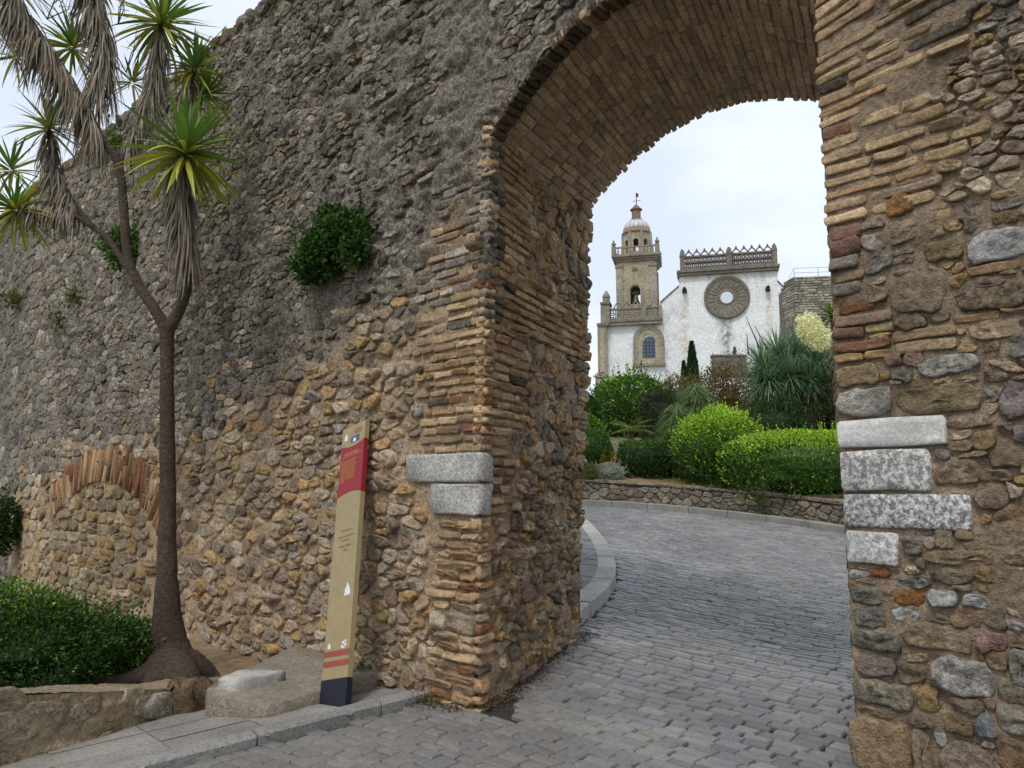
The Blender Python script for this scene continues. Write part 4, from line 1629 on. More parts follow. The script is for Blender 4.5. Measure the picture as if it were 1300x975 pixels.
def leaf_quads(mb, P, D, Nn, ln, wd, colr, fold=.25):
    """many small folded leaves: position, direction along the leaf, normal, length, width, colour rows"""
    n = len(P)
    D = unit(D)
    sd = unit(np.cross(D, Nn))
    up = np.cross(sd, D)
    ln = np.broadcast_to(ln, (n,))[:, None]
    wd = np.broadcast_to(wd, (n,))[:, None]
    a = P
    b = P + D * ln * .45 + sd * wd * .5 + up * wd * fold
    c = P + D * ln
    d = P + D * ln * .45 - sd * wd * .5 + up * wd * fold
    V = np.stack([a, b, c, d], 1).reshape(-1, 3)
    k = np.arange(n) * 4
    F = np.vstack([np.stack([k, k + 1, k + 2], -1), np.stack([k, k + 2, k + 3], -1)])
    mb.add(V, F, np.repeat(np.hstack([colr, np.full((n, 1), .5)]), 4, 0))


def tones(n, cols, j=.2):
    cols = np.asarray(cols)
    c = cols[rng.integers(0, len(cols), n)]
    return np.clip(c * (1 + rng.normal(0, j, (n, 1))), .002, 1)


G_DARK = [S(40, 66, 24), S(52, 80, 30), S(34, 56, 26), S(60, 88, 34)]
G_MID = [S(66, 100, 32), S(78, 112, 36), S(56, 88, 30), S(90, 124, 44)]
G_LIGHT = [S(150, 188, 44), S(166, 200, 58), S(126, 170, 40), S(178, 206, 76)]
G_OLIVE = [S(96, 104, 52), S(112, 114, 62), S(84, 92, 46)]
G_BROWN = [S(112, 92, 56), S(96, 84, 50), S(122, 104, 66), S(84, 92, 44), S(98, 76, 48)]
G_GREY = [S(150, 160, 140), S(136, 148, 126), S(164, 172, 154)]
G_BLUE = [S(104, 136, 98), S(122, 150, 112), S(88, 120, 84), S(140, 164, 128)]


def cloud_points(n, rad, box=0.0, lump=.22, freq=1.6, depth=.28, seed=0, flat_bottom=True):
    """points through the outer shell of a lumpy crown of half sizes rad, centred at 0; box>0 squares it off"""
    D = unit(rng.normal(0, 1, (n, 3)))
    if box:
        q = np.max(np.abs(D), 1, keepdims=True)
        D2 = D * (1 - box) + D / q * box
    else:
        D2 = D
    r = 1 + lump * fbm(D * freq + seed, 3, seed + 31) + .5 * lump * fbm(D * freq * 4 + seed, 2, seed + 32)
    r = r[:, None] * (1 - depth * rng.random((n, 1)) ** 1.5)
    return D2 * r * rad, D


def crown(name, at, rad, n, leaf, cols, parent, box=0.0, lump=.22, freq=1.6, seed=0, depth=.3, aspect=.5, top=None, mat='leaf', up=.3, j=.2):
    P, D = cloud_points(n, np.asarray(rad, float), box, lump, freq, depth, seed)
    mb = MB()
    c = tones(n, cols, j)
    if top is not None:                       # light from above painted as a lighter green on upper leaves
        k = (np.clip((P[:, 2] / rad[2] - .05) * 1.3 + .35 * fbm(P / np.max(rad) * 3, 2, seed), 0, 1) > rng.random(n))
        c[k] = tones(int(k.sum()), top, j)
    dirs = unit(D + rng.normal(0, .7, (n, 3)) + np.array([0, 0, up]))
    leaf_quads(mb, P + np.asarray(at), dirs, unit(D * .6 + rng.normal(0, .7, (n, 3)) + [0, 0, .4]), leaf * rng.uniform(.7, 1.3, n), leaf * aspect * rng.uniform(.8, 1.2, n), c)
    k = max(6, int(n * (.008 if box else .02)))                   # stray shoots
    Ps, Ds = cloud_points(k, np.asarray(rad, float) * 1.02, box, lump, freq, .05, seed)
    for m_ in range(4):
        leaf_quads(mb, Ps + np.asarray(at) + (Ds * .6 + [0, 0, .6]) * leaf * (.5 + m_ * .7), unit(Ds + rng.normal(0, .6, (k, 3)) + [0, 0, .5]), rng.normal(0, 1, (k, 3)), leaf * .9, leaf * aspect * .9, tones(k, top if top is not None else cols, j))
    # inner twigs and leaf mass
    m = 14
    th = np.linspace(0, math.pi, 9)
    ph = np.linspace(0, 2 * math.pi, m, endpoint=False)
    T, Ph = np.meshgrid(th, ph, indexing='ij')
    Dd = np.stack([np.sin(T) * np.cos(Ph), np.sin(T) * np.sin(Ph), np.cos(T)], -1).reshape(-1, 3)
    q = np.max(np.abs(Dd), 1, keepdims=True)
    D2 = Dd * (1 - box) + Dd / q * box
    r = (1 + lump * fbm(Dd * freq + seed, 3, seed + 31))[:, None] * (1 - depth * 1.05) * .86
    i, k = np.meshgrid(np.arange(8), np.arange(m), indexing='ij')
    F = np.stack([i * m + k, (i + 1) * m + k, (i + 1) * m + (k + 1) % m, i * m + (k + 1) % m], -1).reshape(-1, 4)
    mb.add(D2 * r * np.asarray(rad) * .96 + np.asarray(at), F, np.asarray(cols[0]) * .8)
    return put(name, mb, M[mat], parent, False, kind='stuff')


def stems(parent, foot, top, n, spread, r=.012, colr=S(96, 80, 62)):
    mb = MB()
    for k in range(n):
        e = np.asarray(top) + rng.normal(0, 1, 3) * spread
        f = np.asarray(foot) + rng.normal(0, .25, 3) * spread * [1, 1, 0]
        tube(mb, smooth_path([f, (f + e) / 2 + rng.normal(0, .1, 3) * spread, e], 3), np.linspace(r, r * .4, 7), 5, colr)
    put('stem', mb, M['bark'], parent, True, kind='stuff')


def blade(n=5, L=1.0, w=.04, droop=.2, fold=.3, curl=0.0):
    """a sword leaf along +X, drooping towards -Z: rows of 3 vertices"""
    V = []
    for i in range(n + 1):
        t = i / n
        ww = w * (.55 + .9 * t * 1.4 if t < .3 else 1.0) * (1 - max(0, (t - .3) / .7) ** 1.6) + .001
        ww = w * min(1, .6 + 1.4 * t) * (1 - max(0, (t - .35) / .65) ** 1.7) + .0015
        x, z = L * (t - .12 * droop * t * t), -droop * L * t * t
        V += [(x, ww / 2, z + fold * ww / 2), (x, 0, z), (x, -ww / 2, z + fold * ww / 2)]
    F = []
    for i in range(n):
        a = i * 3
        F += [(a, a + 3, a + 4, a + 1), (a + 1, a + 4, a + 5, a + 2)]
    return np.array(V), np.array(F)


def frame(d, roll=None):
    """rotation whose X axis is d and whose Z axis leans up"""
    d = unit(np.asarray(d, float))
    up = np.array([0, 0, 1.0]) if abs(d[2]) < .97 else np.array([0.3, 1, 0])
    y = unit(np.cross(up, d))
    z = np.cross(d, y)
    if roll:
        y, z = y * math.cos(roll) + z * math.sin(roll), z * math.cos(roll) - y * math.sin(roll)
    return np.stack([d, y, z], 0)             # rows


YG = [S(88, 122, 54), S(104, 136, 60), S(120, 144, 62), S(80, 112, 52)]
YY = [S(176, 176, 66), S(196, 184, 76), S(160, 168, 62)]
_blades = {}


def blade_mesh(k, old):
    key = (k, old)
    if key not in _blades:
        V, F = blade(6, 1.0, [.075, .085, .07, .08][k % 4], [.02, .10, .2, .34][k % 4], .35)
        mb = MB()
        c = (YY[k % 3] if old else YG[k % 4])
        t = np.clip(V[:, 0], 0, 1)[:, None]
        cc = c * (1 + .25 * t) if not old else c * (.9 + .2 * t) + (t > .93) * S(120, 100, 60) * .5
        mb.add(V, F, cc)
        _blades[key] = mb.mesh('leaf', M['blade'], True)
    return _blades[key]


def rosette(parent, at, axis, L, n, single, low=2.0):
    """a head of sword leaves; `single` makes each leaf an object, else one mesh"""
    axis = unit(np.asarray(axis, float))
    A = frame(axis)
    mb = MB()
    at = np.asarray(at, float)
    for i in range(n):
        t = (i + .5) / n
        th = (.12 + (low - .12) * t ** .8) + rng.normal(0, .1)
        ph = i * 2.399963 + rng.normal(0, .15)
        d = A[0] * math.cos(th) + (A[1] * math.cos(ph) + A[2] * math.sin(ph)) * math.sin(th)
        foot = at - axis * (.16 * t) * L + d * .02
        ln = L * rng.uniform(.8, 1.1) * (.7 + .3 * min(1, t * 3))
        old = t > .45 and rng.random() < .9 * (t - .3) / .6
        k = int(np.clip(rng.integers(0, 2) + 2 * (t > .5), 0, 3)) if th < 2.2 else 2
        Fm = frame(d, rng.normal(0, .25))
        if single:
            o = bpy.data.objects.new('leaf', blade_mesh(k, old))
            col.objects.link(o)
            o.parent = parent
            Mx = Matrix([[*(Fm.T[r] * ln), foot[r] - loc_of(parent)[r]] for r in range(3)] + [[0, 0, 0, 1]])
            o.matrix_local = Mx
        else:
            me_v, me_f = blade(6, 1.0, [.075, .085, .07, .08][k], [.02, .10, .2, .34][k], .35)
            c = YY[k % 3] if old else YG[k]
            mb.add(foot + (me_v * ln) @ Fm, me_f, c * rng.uniform(.85, 1.15))
    if mb.n:
        put('leaf_head', mb, M['blade'], parent, True, kind='stuff')


def skirt(parent, path, n, L, name='dead_leaf_skirt', cols=None, r0=.05, flare=.35):
    """dry leaves hanging from a branch"""
    cols = cols or [S(158, 148, 134), S(140, 130, 116), S(174, 164, 148), S(120, 110, 98), S(148, 130, 108)]
    path = np.asarray(path, float)
    s = np.concatenate([[0], np.cumsum(np.linalg.norm(np.diff(path, axis=0), axis=1))])
    mb = MB()
    for i in range(n):
        t = rng.random()
        p = np.array([np.interp(t * s[-1], s, path[:, k]) for k in range(3)])
        a = rng.uniform(0, 2 * math.pi)
        out = np.array([math.cos(a), math.sin(a), 0])
        ln = L * rng.uniform(.55, 1.15)
        m = 5
        pts = []
        d = unit(out * flare * rng.uniform(.6, 1.6) + np.array([0, 0, -.55]))
        q = p + out * r0 * rng.uniform(.3, 1)
        for k in range(m + 1):
            pts.append(q.copy())
            q = q + d * ln / m
            d = unit(d + np.array([0, 0, -.38]) + rng.normal(0, .06, 3))
        pts = np.array(pts)
        w = rng.uniform(.012, .026)
        sdv = unit(np.cross(out, [0, 0, 1.0]) + rng.normal(0, .5, 3))
        wt = w * np.array([.8, 1, .9, .7, .45, .08])[:, None]
        V = np.stack([pts + sdv * wt / 2, pts - sdv * wt / 2], 1).reshape(-1, 3)
        k = np.arange(m) * 2
        mb.add(V, np.stack([k, k + 1, k + 3, k + 2], -1), cols[rng.integers(len(cols))] * rng.uniform(.7, 1.2))
    return put(name, mb, M['dry'], parent, True, kind='stuff')


# ------------------------------------------------------------------ the yucca by the wall
YT = onz(216, 856, -.12)
yucca = thing('yucca_tree', YT, 'tall branching yucca with a single swollen grey trunk in front of the wall', 'tree')
DY = YT[1]
pt = lambda x, y, dd=0.0: atdepth(x, y, DY + dd)
mb = MB()
tr = [pt(218, 884), pt(217, 862), pt(215, 838), pt(213, 805), pt(212, 760), pt(212, 700), pt(213, 620), pt(212, 520), pt(212, 450), pt(212, 412)]
rr = np.array([.38, .30, .215, .150, .108, .082, .070, .064, .062, .072])
path = smooth_path(np.column_stack([np.array(tr), rr]), 8)
tube(mb, path[:, :3], path[:, 3] * 1.02 * (1 + rng.normal(0, .02, len(path))), 28, np.append(S(88, 75, 66), .5), .018)
put('trunk', mb, M['bark'], yucca)
mb = MB()
for pts, rs in (
    ([pt(218, 850, -.1), pt(190, 858, -.25), pt(160, 866, -.4), pt(120, 868, -.5), pt(96, 872, -.5)], [.2, .13, .08, .05, .03]),
    ([pt(215, 850, -.1), pt(232, 872, -.35), pt(238, 892, -.45), pt(242, 905, -.45)], [.22, .16, .1, .05]),
    ([pt(222, 842, 0), pt(250, 850, .05), pt(268, 860, .1), pt(282, 868, .1)], [.2, .13, .08, .04]),
    ([pt(212, 845, -.1), pt(196, 870, -.4), pt(186, 884, -.5)], [.2, .12, .05])):
    q = smooth_path(np.column_stack([np.array(pts), rs]), 6)
    mb2 = MB()
    tube(mb2, q[:, :3], q[:, 3], 12, np.append(S(88, 75, 66), .5), .03)
    put('root', mb2, M['bark'], yucca)
BR = {
    'right': ([(212, 420, 0), (224, 400, 0), (236, 372, -.05), (240, 330, -.1), (234, 280, -.12), (229, 230, -.15), (232, 190, -.18)], [.088, .08, .07, .062, .058, .055, .05]),
    'left': ([(212, 420, 0), (196, 392, 0), (174, 358, .05), (161, 318, .08), (157, 262, .1), (150, 208, .1), (124, 168, .05), (98, 118, 0), (62, 62, -.1), (28, 12, -.2), (10, -30, -.25)], [.085, .078, .07, .064, .06, .057, .055, .052, .05, .05, .05]),
    'leftlow': ([(170, 350, .05), (158, 334, .15), (136, 302, .25), (108, 282, .3), (74, 262, .3), (40, 258, .3), (20, 262, .25)], [.05, .045, .042, .04, .038, .036, .035]),
    'leftlow2': ([(120, 290, .28), (96, 262, .35), (74, 226, .4), (64, 190, .42), (62, 160, .42)], [.04, .038, .036, .034, .03]),
    'upmid': ([(108, 135, .05), (128, 100, .1), (132, 50, .12), (120, 0, .1), (114, -40, .1)], [.05, .048, .045, .042, .04]),
    'upright': ([(150, 212, .1), (172, 165, .25), (192, 120, .35), (200, 70, .4), (205, 28, .4)], [.05, .046, .042, .04, .036]),
    'farright': ([(172, 165, .25), (204, 146, .4), (232, 122, .5), (246, 92, .55)], [.044, .04, .036, .03]),
}
BP = {}
for k, (pts, rs) in BR.items():
    P = np.array([pt(*p) for p in pts])
    q = smooth_path(np.column_stack([P, rs]), 6)
    BP[k] = q
    mb = MB()
    tube(mb, q[:, :3], q[:, 3] * .68, 12, np.append(S(90, 77, 68), .5), .03)
    put('branch', mb, M['bark'], yucca)
U3 = np.array([0, 0, 1.0])
rosette(yucca, pt(237, 188, -.2), U3 + RD * .05, .70, 104, True, 2.4)
rosette(yucca, pt(206, 24, .4), U3, .60, 76, True, 2.1)
rosette(yucca, pt(62, 158, .42), U3 - RD * .1, .46, 54, True, 1.9)
rosette(yucca, pt(18, 262, .25), U3 * .8 - RD * .4 + NF * .2, .52, 70, False, 2.2)
rosette(yucca, pt(14, 212, .5), U3, .46, 44, True, 2.1)
rosette(yucca, pt(248, 84, .55), U3 + RD * .2, .46, 70, False, 2.1)
rosette(yucca, pt(262, 118, .7), U3 * .5 + RD * .7, .42, 60, False, 2.3)
rosette(yucca, pt(92, 56, .6), U3 - RD * .2, .48, 60, False, 2.2)
rosette(yucca, pt(168, 102, .7), U3, .36, 40, False, 2.1)
rosette(yucca, pt(6, -40, -.25), U3, .55, 60, False, 2.2)
rosette(yucca, pt(112, -46, .1), U3, .55, 60, False, 2.2)
rosette(yucca, pt(20, 70, .7), U3 - RD * .6, .42, 30, False, 2.0)
sk = lambda k, a, b: BP[k][int(a * len(BP[k])):max(int(b * len(BP[k])), int(a * len(BP[k])) + 2), :3]
skirt(yucca, sk('right', .50, 1.0), 420, .50, r0=.07, flare=.22)
skirt(yucca, sk('left', .60, .98), 820, .50, flare=.3)
skirt(yucca, sk('left', .80, 1.0), 240, .5, flare=.4)
skirt(yucca, sk('upmid', .1, 1.0), 620, .5, flare=.3)
skirt(yucca, sk('upright', .36, .95), 380, .42, flare=.25)
skirt(yucca, sk('upright', .1, .45), 160, .34, flare=.3)
skirt(yucca, sk('leftlow2', .2, .98), 330, .42, flare=.25)
skirt(yucca, sk('leftlow', .62, .98), 220, .34, flare=.3)
skirt(yucca, sk('farright', .5, 1.0), 120, .3, flare=.3)
mb = MB()                                                         # dry flower stalks above the heads
for (x, y, dd) in ((206, 20, .4), (248, 76, .55), (160, 92, .7), (88, 44, .6), (60, 24, .1), (150, 30, .3)):
    b0 = pt(x, y, dd)
    for k in range(3):
        e = b0 + np.array([rng.normal(0, .2), rng.normal(0, .1), rng.uniform(.2, .5)])
        tube(mb, [b0, (b0 + e) / 2 + rng.normal(0, .03, 3), e], [.007, .005, .003], 5, S(120, 108, 92))
        for m in range(4):
            f = b0 + (e - b0) * rng.uniform(.4, 1)
            tube(mb, [f, f + rng.normal(0, .08, 3)], [.003, .002], 4, S(120, 108, 92))
put('flower_stalk', mb, M['dry'], yucca, True, kind='stuff')

# ------------------------------------------------------------------ planter wall, its soil and shrubs
PW = [onwalk(-150, 1020), onwalk(0, 970), onwalk(120, 936), onwalk(215, 905), onwalk(252, 892)]
PWL = np.array([p[:2] for p in PW])
_pt = np.gradient(PWL, axis=0)
_pt /= np.linalg.norm(_pt, axis=1)[:, None]
PWN = np.stack([-_pt[:, 1], _pt[:, 0]], -1)                        # away from the pavement
PTOP = []
for p, (x, y) in zip(PWL, ((-150, 895), (0, 884), (120, 878), (200, 874), (252, 872))):
    d = ray(x, y)
    PTOP.append(1.6 + d[2] * (p[1] / d[1]))
PTOP = np.array(PTOP)
PTOP[-1] = PTOP[-2] - .03
print('PTOP', PTOP, 'YT', YT)
PWS = np.concatenate([[0], np.cumsum(np.hypot(*np.diff(PWL, axis=0).T))])


def m_plant(u, v, h):
    u, v, h = np.broadcast_arrays(np.asarray(u, float), np.asarray(v, float), np.asarray(h, float))
    f = lambda a: np.interp(u, PWS, a)
    x = f(PWL[:, 0]) - h * f(PWN[:, 0])
    y = f(PWL[:, 1]) - h * f(PWN[:, 1])
    lo = f(road_z(PWL[:, 0], PWL[:, 1])) - .15
    hi = f(PTOP)
    return np.stack([x, y, lo + (hi - lo) * v], -1)


planter = thing('planter_wall', PW[2], 'low crumbling rendered stone planter wall along the granite pavement', 'wall')
mbk = core
core = MB()
grid(m_plant, np.linspace(0, PWS[-1], 160), 0, 1.0, 26, .035, col_const(S(184, 166, 138), .3), 41)
us = np.linspace(0, PWS[-1], 160)
grid(lambda u, v, h: m_plant(u, 1.0 + h, -np.asarray(v)), us, -.0, .34, 10, .06, col_const(S(182, 164, 136), .3), 42)
grid(lambda u, v, h: m_plant(PWS[-1] + 0 * np.asarray(u), v, -np.asarray(u) * .34 + h), np.linspace(0, 1, 10), 0, 1, 20, .03, col_const(S(170, 152, 126), .35), 43)
put('rendered_face', core, M['mortar'], planter)
core = mbk
pst = []
ps_ = lambda x, y: None
for k in range(24):
    u = rng.uniform(.1, PWS[-1] - .35)
    v = rng.uniform(.2, .84)
    w, hh = rng.uniform(.10, .30), rng.uniform(.12, .3)
    pts = resample(chaikin([(u, v), (u + w, v + rng.normal(0, .03)), (u + w, v + hh), (u, v + hh)], .25, 2), 12)
    pst.append(lay(pts + rng.normal(0, .012, pts.shape), m_plant, rng.uniform(.006, .02), [S(184, 166, 138), S(174, 156, 130), S(190, 174, 148)][rng.integers(3)] * rng.uniform(.9, 1.05), embed=.05, wth=.35))
pts = resample(chaikin([(PWS[-1] - .62, .5), (PWS[-1] - .12, .48), (PWS[-1] - .1, .9), (PWS[-1] - .5, .98)], .2, 2), 12)
pst.append(lay(pts, m_plant, .05, S(178, 168, 152), embed=.06, wth=.5))
deal(pst, 'stone', 'wall_stones', M['rubble'], planter)

sp_ = [tuple(PWL[i] + PWN[i] * .24) for i in range(5)] + [tuple((C0 + LD * 2.4 - NF * .1)[:2]), tuple((C0 + LD * 17 - NF * .1)[:2]), (PWL[0][0] - 4, PWL[0][1] + 3)]
V, F = poly_sheet(sp_, lambda x, y: float(PTOP[3]) - .14 - np.clip(.085 * (((x - C0[0]) * LD[0] + (y - C0[1]) * LD[1]) - 4.2), 0, .62) + .05 * fbm(np.stack([x * 2, y * 2, 0 * x], -1), 3, 3), .06)
mb = MB()
mb.add(V, F)
put('planter_soil', mb, M['soil'], None, True, kind='structure')
ptz = float(PTOP[2])


def shrub_at(name, label, cat, px, py, Y, wpx, hpx, n, leaf, cols, group=None, depth_r=None, top=None, box=0.0, foot=None, lump=.22, freq=1.6, seed=1, nstem=5, aspect=.5, dp=.3, up=.3, mat='leaf'):
    c = atdepth(px, py, Y)
    k = Y / FPX
    rad = np.array([wpx * k / 2, (depth_r if depth_r else wpx * k / 2), hpx * k / 2])
    fz = (c[2] - rad[2]) if foot is None else foot
    t = thing(name, (c[0], c[1], fz), label, cat, group)
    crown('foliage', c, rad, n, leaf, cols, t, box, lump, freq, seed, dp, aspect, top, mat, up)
    if nstem:
        stems(t, (c[0], c[1], fz), c, nstem, rad * .5, r=max(.01, rad[2] * .03))
    return t


shrub_at('shrub', 'broad dense dark green shrub at the far left behind the planter wall', 'shrub', 28, 826, 6.5, 215, 112, 12000, .04, G_DARK + G_MID[:1], seed=3, depth_r=.65, top=G_DARK + G_MID, foot=ptz, lump=.32)
_sh = [o for o in col.objects if o.get('label', '').startswith('broad dense dark green shrub')][0]
crown('foliage', atdepth(-6, 800, 6.6), (.62, .5, .42), 6500, .04, G_DARK + G_MID[:2], _sh, 0, .3, 1.8, 41, .35, .5, G_MID + G_LIGHT[:1])
crown('foliage', atdepth(62, 806, 6.9), (.36, .4, .26), 2600, .04, G_DARK + G_MID[:2], _sh, 0, .35, 1.8, 42, .4, .5, G_MID)
shrub_at('shrub', 'small loose leafy shrub between the dark shrub and the yucca trunk', 'shrub', 148, 828, 7.1, 92, 74, 3600, .055, G_MID + G_DARK, seed=5, depth_r=.4, foot=ptz, lump=.35)
shrub_at('shrub', 'dark creeper clump against the wall foot beside the bricked-up arch', 'shrub', 0, 668, 14.6, 34, 70, 1500, .09, G_DARK, seed=8, depth_r=.4, foot=.0, lump=.4, nstem=3)

# plants rooted in the wall
def wall_plant(px, py, wpx, hpx, n, leaf, cols, label, seed, lump=.4, more=()):
    P = onplane(px, py, C0, NF) + NF * .12
    k = P[1] / FPX
    t = thing('wall_plant', P - np.array([0, 0, hpx * k * .5]), label, 'plant', 'plants rooted in the wall face')
    for (dx, dy, w_, h_, n_) in ((0, 0, wpx, hpx, n),) + tuple(more):
        c = onplane(px + dx + 16, py + dy + 4, C0, NF) + NF * .16
        crown('foliage', c, (w_ * k / 2, .25 * w_ * k + .06, h_ * k / 2), n_, leaf, cols, t, 0, lump, 2.0, seed + int(dx), .55, .7, up=.5)
    stems(t, P - NF * .15, c, 6, np.array([wpx * k / 4, .08, hpx * k / 4]), r=.008)


wall_plant(414, 322, 58, 58, 1500, .055, G_DARK[:2] + G_MID[:2], 'large leafy green caper bush growing out of the wall left of the gate', 12, .45,
           ((28, -24, 56, 52, 1100), (-18, 18, 48, 44, 700), (12, -42, 40, 34, 500), (40, -6, 34, 46, 500)))
wall_plant(152, 312, 44, 50, 500, .09, G_MID, 'small green bush on the wall seen behind the yucca fork', 13)
wall_plant(90, 372, 12, 20, 60, .07, G_OLIVE, 'yellowish herb tuft on the wall, upper of the two left of the yucca', 14)
wall_plant(70, 406, 14, 24, 70, .07, G_OLIVE, 'yellowish herb tuft on the wall, lower of the two left of the yucca', 15)
wall_plant(12, 380, 24, 20, 110, .10, G_OLIVE + G_BROWN[:1], 'dusty brownish tuft on the pale far end of the wall', 16)
wall_plant(140, 178, 14, 20, 90, .08, G_MID, 'tiny green sprig high on the wall beside the yucca branch', 17)

# ------------------------------------------------------------------ rock, slab and white block at the yucca's foot
def hull_block(name, label, cat, pts_lo, pts_hi, mat, c, wth=.4, bev=.02, j=.006, sub=3):
    """block between a lower and an upper outline (same number of points), edges worn"""
    lo, hi = np.array(pts_lo, float), np.array(pts_hi, float)
    n = len(lo)
    def dense(P):
        return np.vstack([P[i] + (P[(i + 1) % n] - P[i]) * t for i in range(n) for t in np.linspace(0.04, .96, sub)])
    lo, hi = dense(lo), dense(hi)
    m = len(lo)
    ch = hi.mean(0)
    hin = ch + (hi - ch) * (1 - bev / np.linalg.norm(hi - ch, axis=1).mean())
    mid = (lo + hi) / 2
    hib = hi + (lo - hi) / (np.linalg.norm(lo - hi, axis=1)[:, None] + 1e-6) * bev
    h2 = ch + (hi - ch) * .5
    V = np.vstack([lo, mid, hib, hin, h2, ch[None]])
    V = V + rng.normal(0, j, V.shape)
    i = np.arange(m)
    F = [np.vstack([np.stack([k * m + i, k * m + (i + 1) % m, (k + 1) * m + (i + 1) % m, (k + 1) * m + i], -1) for k in range(4)]), np.stack([4 * m + i, 4 * m + (i + 1) % m, np.full(m, 5 * m)], -1)]
    mb = MB()
    mb.add(V, F, np.append(c, wth))
    return put(name, mb, M[mat], None, True, None, label, cat)


a0, a1, a2 = onwalk(257, 908), onwalk(338, 910), onwalk(398, 893)
_wd = lambda p: float((p - C0) @ NF)
b0, b1 = a2 - NF * (_wd(a2) + .03), a0 - NF * (_wd(a0) + .03) + LD * .8
zt0 = 1.6 + ray(258, 874)[2] * a0[1] / ray(258, 874)[1]
zt1 = 1.6 + ray(340, 898)[2] * a1[1] / ray(340, 898)[1]
zt2 = zt1 + .035
up_ = lambda p, z: np.array([p[0], p[1], z])
lo = [a0 - Z3 * .1, a1 - Z3 * .1, a2 - Z3 * .1, b0 - Z3 * .1, b1 - Z3 * .1]
hi = [up_(a0, zt0), up_(a1, zt1), up_(a2, zt2), up_(b0, zt2 + .05), up_(b1, zt0 + .04)]
hull_block('stone_slab', 'long worn grey-brown stone slab lying on the pavement at the wall foot', 'stone slab', lo, hi, 'mortar', S(170, 158, 142), .2, .012, .003)
zb = zt0 + .0
q0, q1, q2 = onz(276, 876, zb - .015), onz(300, 881, zb - .03), onz(339, 876, zb - .05)
q3 = q2 - NF * .16
q4 = q0 - NF * .14
lo = [q0, q1, q2, q3, q4]
hb = 18 * q1[1] / FPX
hull_block('stone_block', 'whitish cut stone block resting on the grey slab', 'stone block', lo, [p + Z3 * hb * f for p, f in zip(lo, (.85, .95, 1.05, 1.15, 1.1))], 'marble', S(186, 182, 176), .2, .02, .004)
r0 = onwalk(236, 900)
base = [r0 + np.array([math.cos(a) * .19, math.sin(a) * .16, -.05]) for a in np.linspace(0, 6.28, 7, endpoint=False)]
top_ = [p + Z3 * rng.uniform(.22, .3) + rng.normal(0, .02, 3) for p in base]
hull_block('boulder', 'rough brown rock wedged between the yucca root and the slab', 'rock', base, top_, 'rubble', S(128, 108, 84), .5, .05, .016)

# ------------------------------------------------------------------ leaning information panel
M['panel'] = plain_mat('ochre_panel_paint', S(156, 139, 102), .5, .10, 14)
M['panel_red'] = plain_mat('red_panel_paint', S(142, 32, 44), .5, .10, 14)
M['panel_stripe'] = plain_mat('brick_red_band', S(152, 76, 62), .5, .06, 30)
M['panel_foot'] = plain_mat('navy_foot_paint', S(28, 30, 46), .5, .1, 30)
M['ink'] = plain_mat('printed_gold', S(214, 168, 92), .5, .02)
M['ink_red'] = plain_mat('printed_brown', S(150, 100, 66), .5, .02)
M['white_print'] = plain_mat('white_print', S(222, 224, 226), .5, .04, 40)
M['photo_blue'] = plain_mat('photo_print', S(60, 82, 120), .4, .5, 60)
SB = onwalk(422, 894)
ST = onplane(460, 540, C0, NF) + NF * .085
SU = unit(ST - SB)
SX = unit(RD - SU * (RD @ SU))
SN = np.cross(SX, SU)
SH = np.linalg.norm(ST - SB)
SW = .335
panel = thing('information_panel', SB, 'tall narrow ochre information panel with red text field leaning against the wall', 'sign')


def sgn(x, y, h):
    return SB + np.asarray(x)[..., None] * SX * SW / 2 + np.asarray(y)[..., None] * SU * SH + np.asarray(h)[..., None] * SN


def plate(name, outline, h0, h1, mat, parent, colr=(.5, .5, .5)):
    o = np.array(outline, float)
    n = len(o)
    V = np.vstack([sgn(o[:, 0], o[:, 1], np.full(n, h0)), sgn(o[:, 0], o[:, 1], np.full(n, h1))])
    i = np.arange(n)
    mb = MB()
    mb.add(V, [np.stack([i, (i + 1) % n, n + (i + 1) % n, n + i], -1), (np.arange(n) + n)[None], np.arange(n)[::-1][None]], colr)
    return put(name, mb, M[mat], parent, False)


T = .045
xs = np.linspace(-1, 1, 13)
arc = lambda y, k: [(x, y + k * (1 - x * x)) for x in xs]
y_r0, y_r1 = .716, .925
plate('board', [(-1, .078), (1, .078)] + arc(y_r0, .012)[::-1], -T, 0, 'panel', panel)
redp = plate('text_field', arc(y_r0 + .001, .012) + arc(y_r1, -.014)[::-1], -T + .001, .0005, 'panel_red', panel)
plate('head_board', arc(y_r1 + .001, -.014) + [(1, 1), (-1, 1)], -T, 0, 'panel', panel)
plate('foot', [(-1.02, -.02), (1.02, -.02), (1.02, .077), (-1.02, .077)], -T - .002, .002, 'panel_foot', panel)
for y in (.118, .150):
    plate('stripe', [(-1, y), (1, y), (1, y + .018), (-1, y + .018)], .001, .003, 'panel_stripe', panel)


def lettering(name, text, x, y, size, mat, parent, align='LEFT', sx=1.0, space=1.0):
    cu = bpy.data.curves.new(name, 'FONT')
    cu.body = text
    cu.size = size
    cu.align_x = align
    cu.extrude = .0004
    cu.space_line = space
    cu.resolution_u = 2
    o = bpy.data.objects.new(name, cu)
    col.objects.link(o)
    o.data.materials.append(M[mat])
    dg = bpy.context.evaluated_depsgraph_get()
    me = bpy.data.meshes.new_from_object(o.evaluated_get(dg))
    bpy.data.objects.remove(o)
    me.name = name
    o = bpy.data.objects.new(name, me)
    col.objects.link(o)
    o['kind'] = 'stuff'
    o.parent = parent
    p = sgn(np.array(x), np.array(y), np.array(.0035)) - loc_of(parent)
    Mx = Matrix([[SX[r] * sx, SU[r], SN[r], p[r]] for r in range(3)] + [[0, 0, 0, 1]])
    o.matrix_local = Mx
    return o


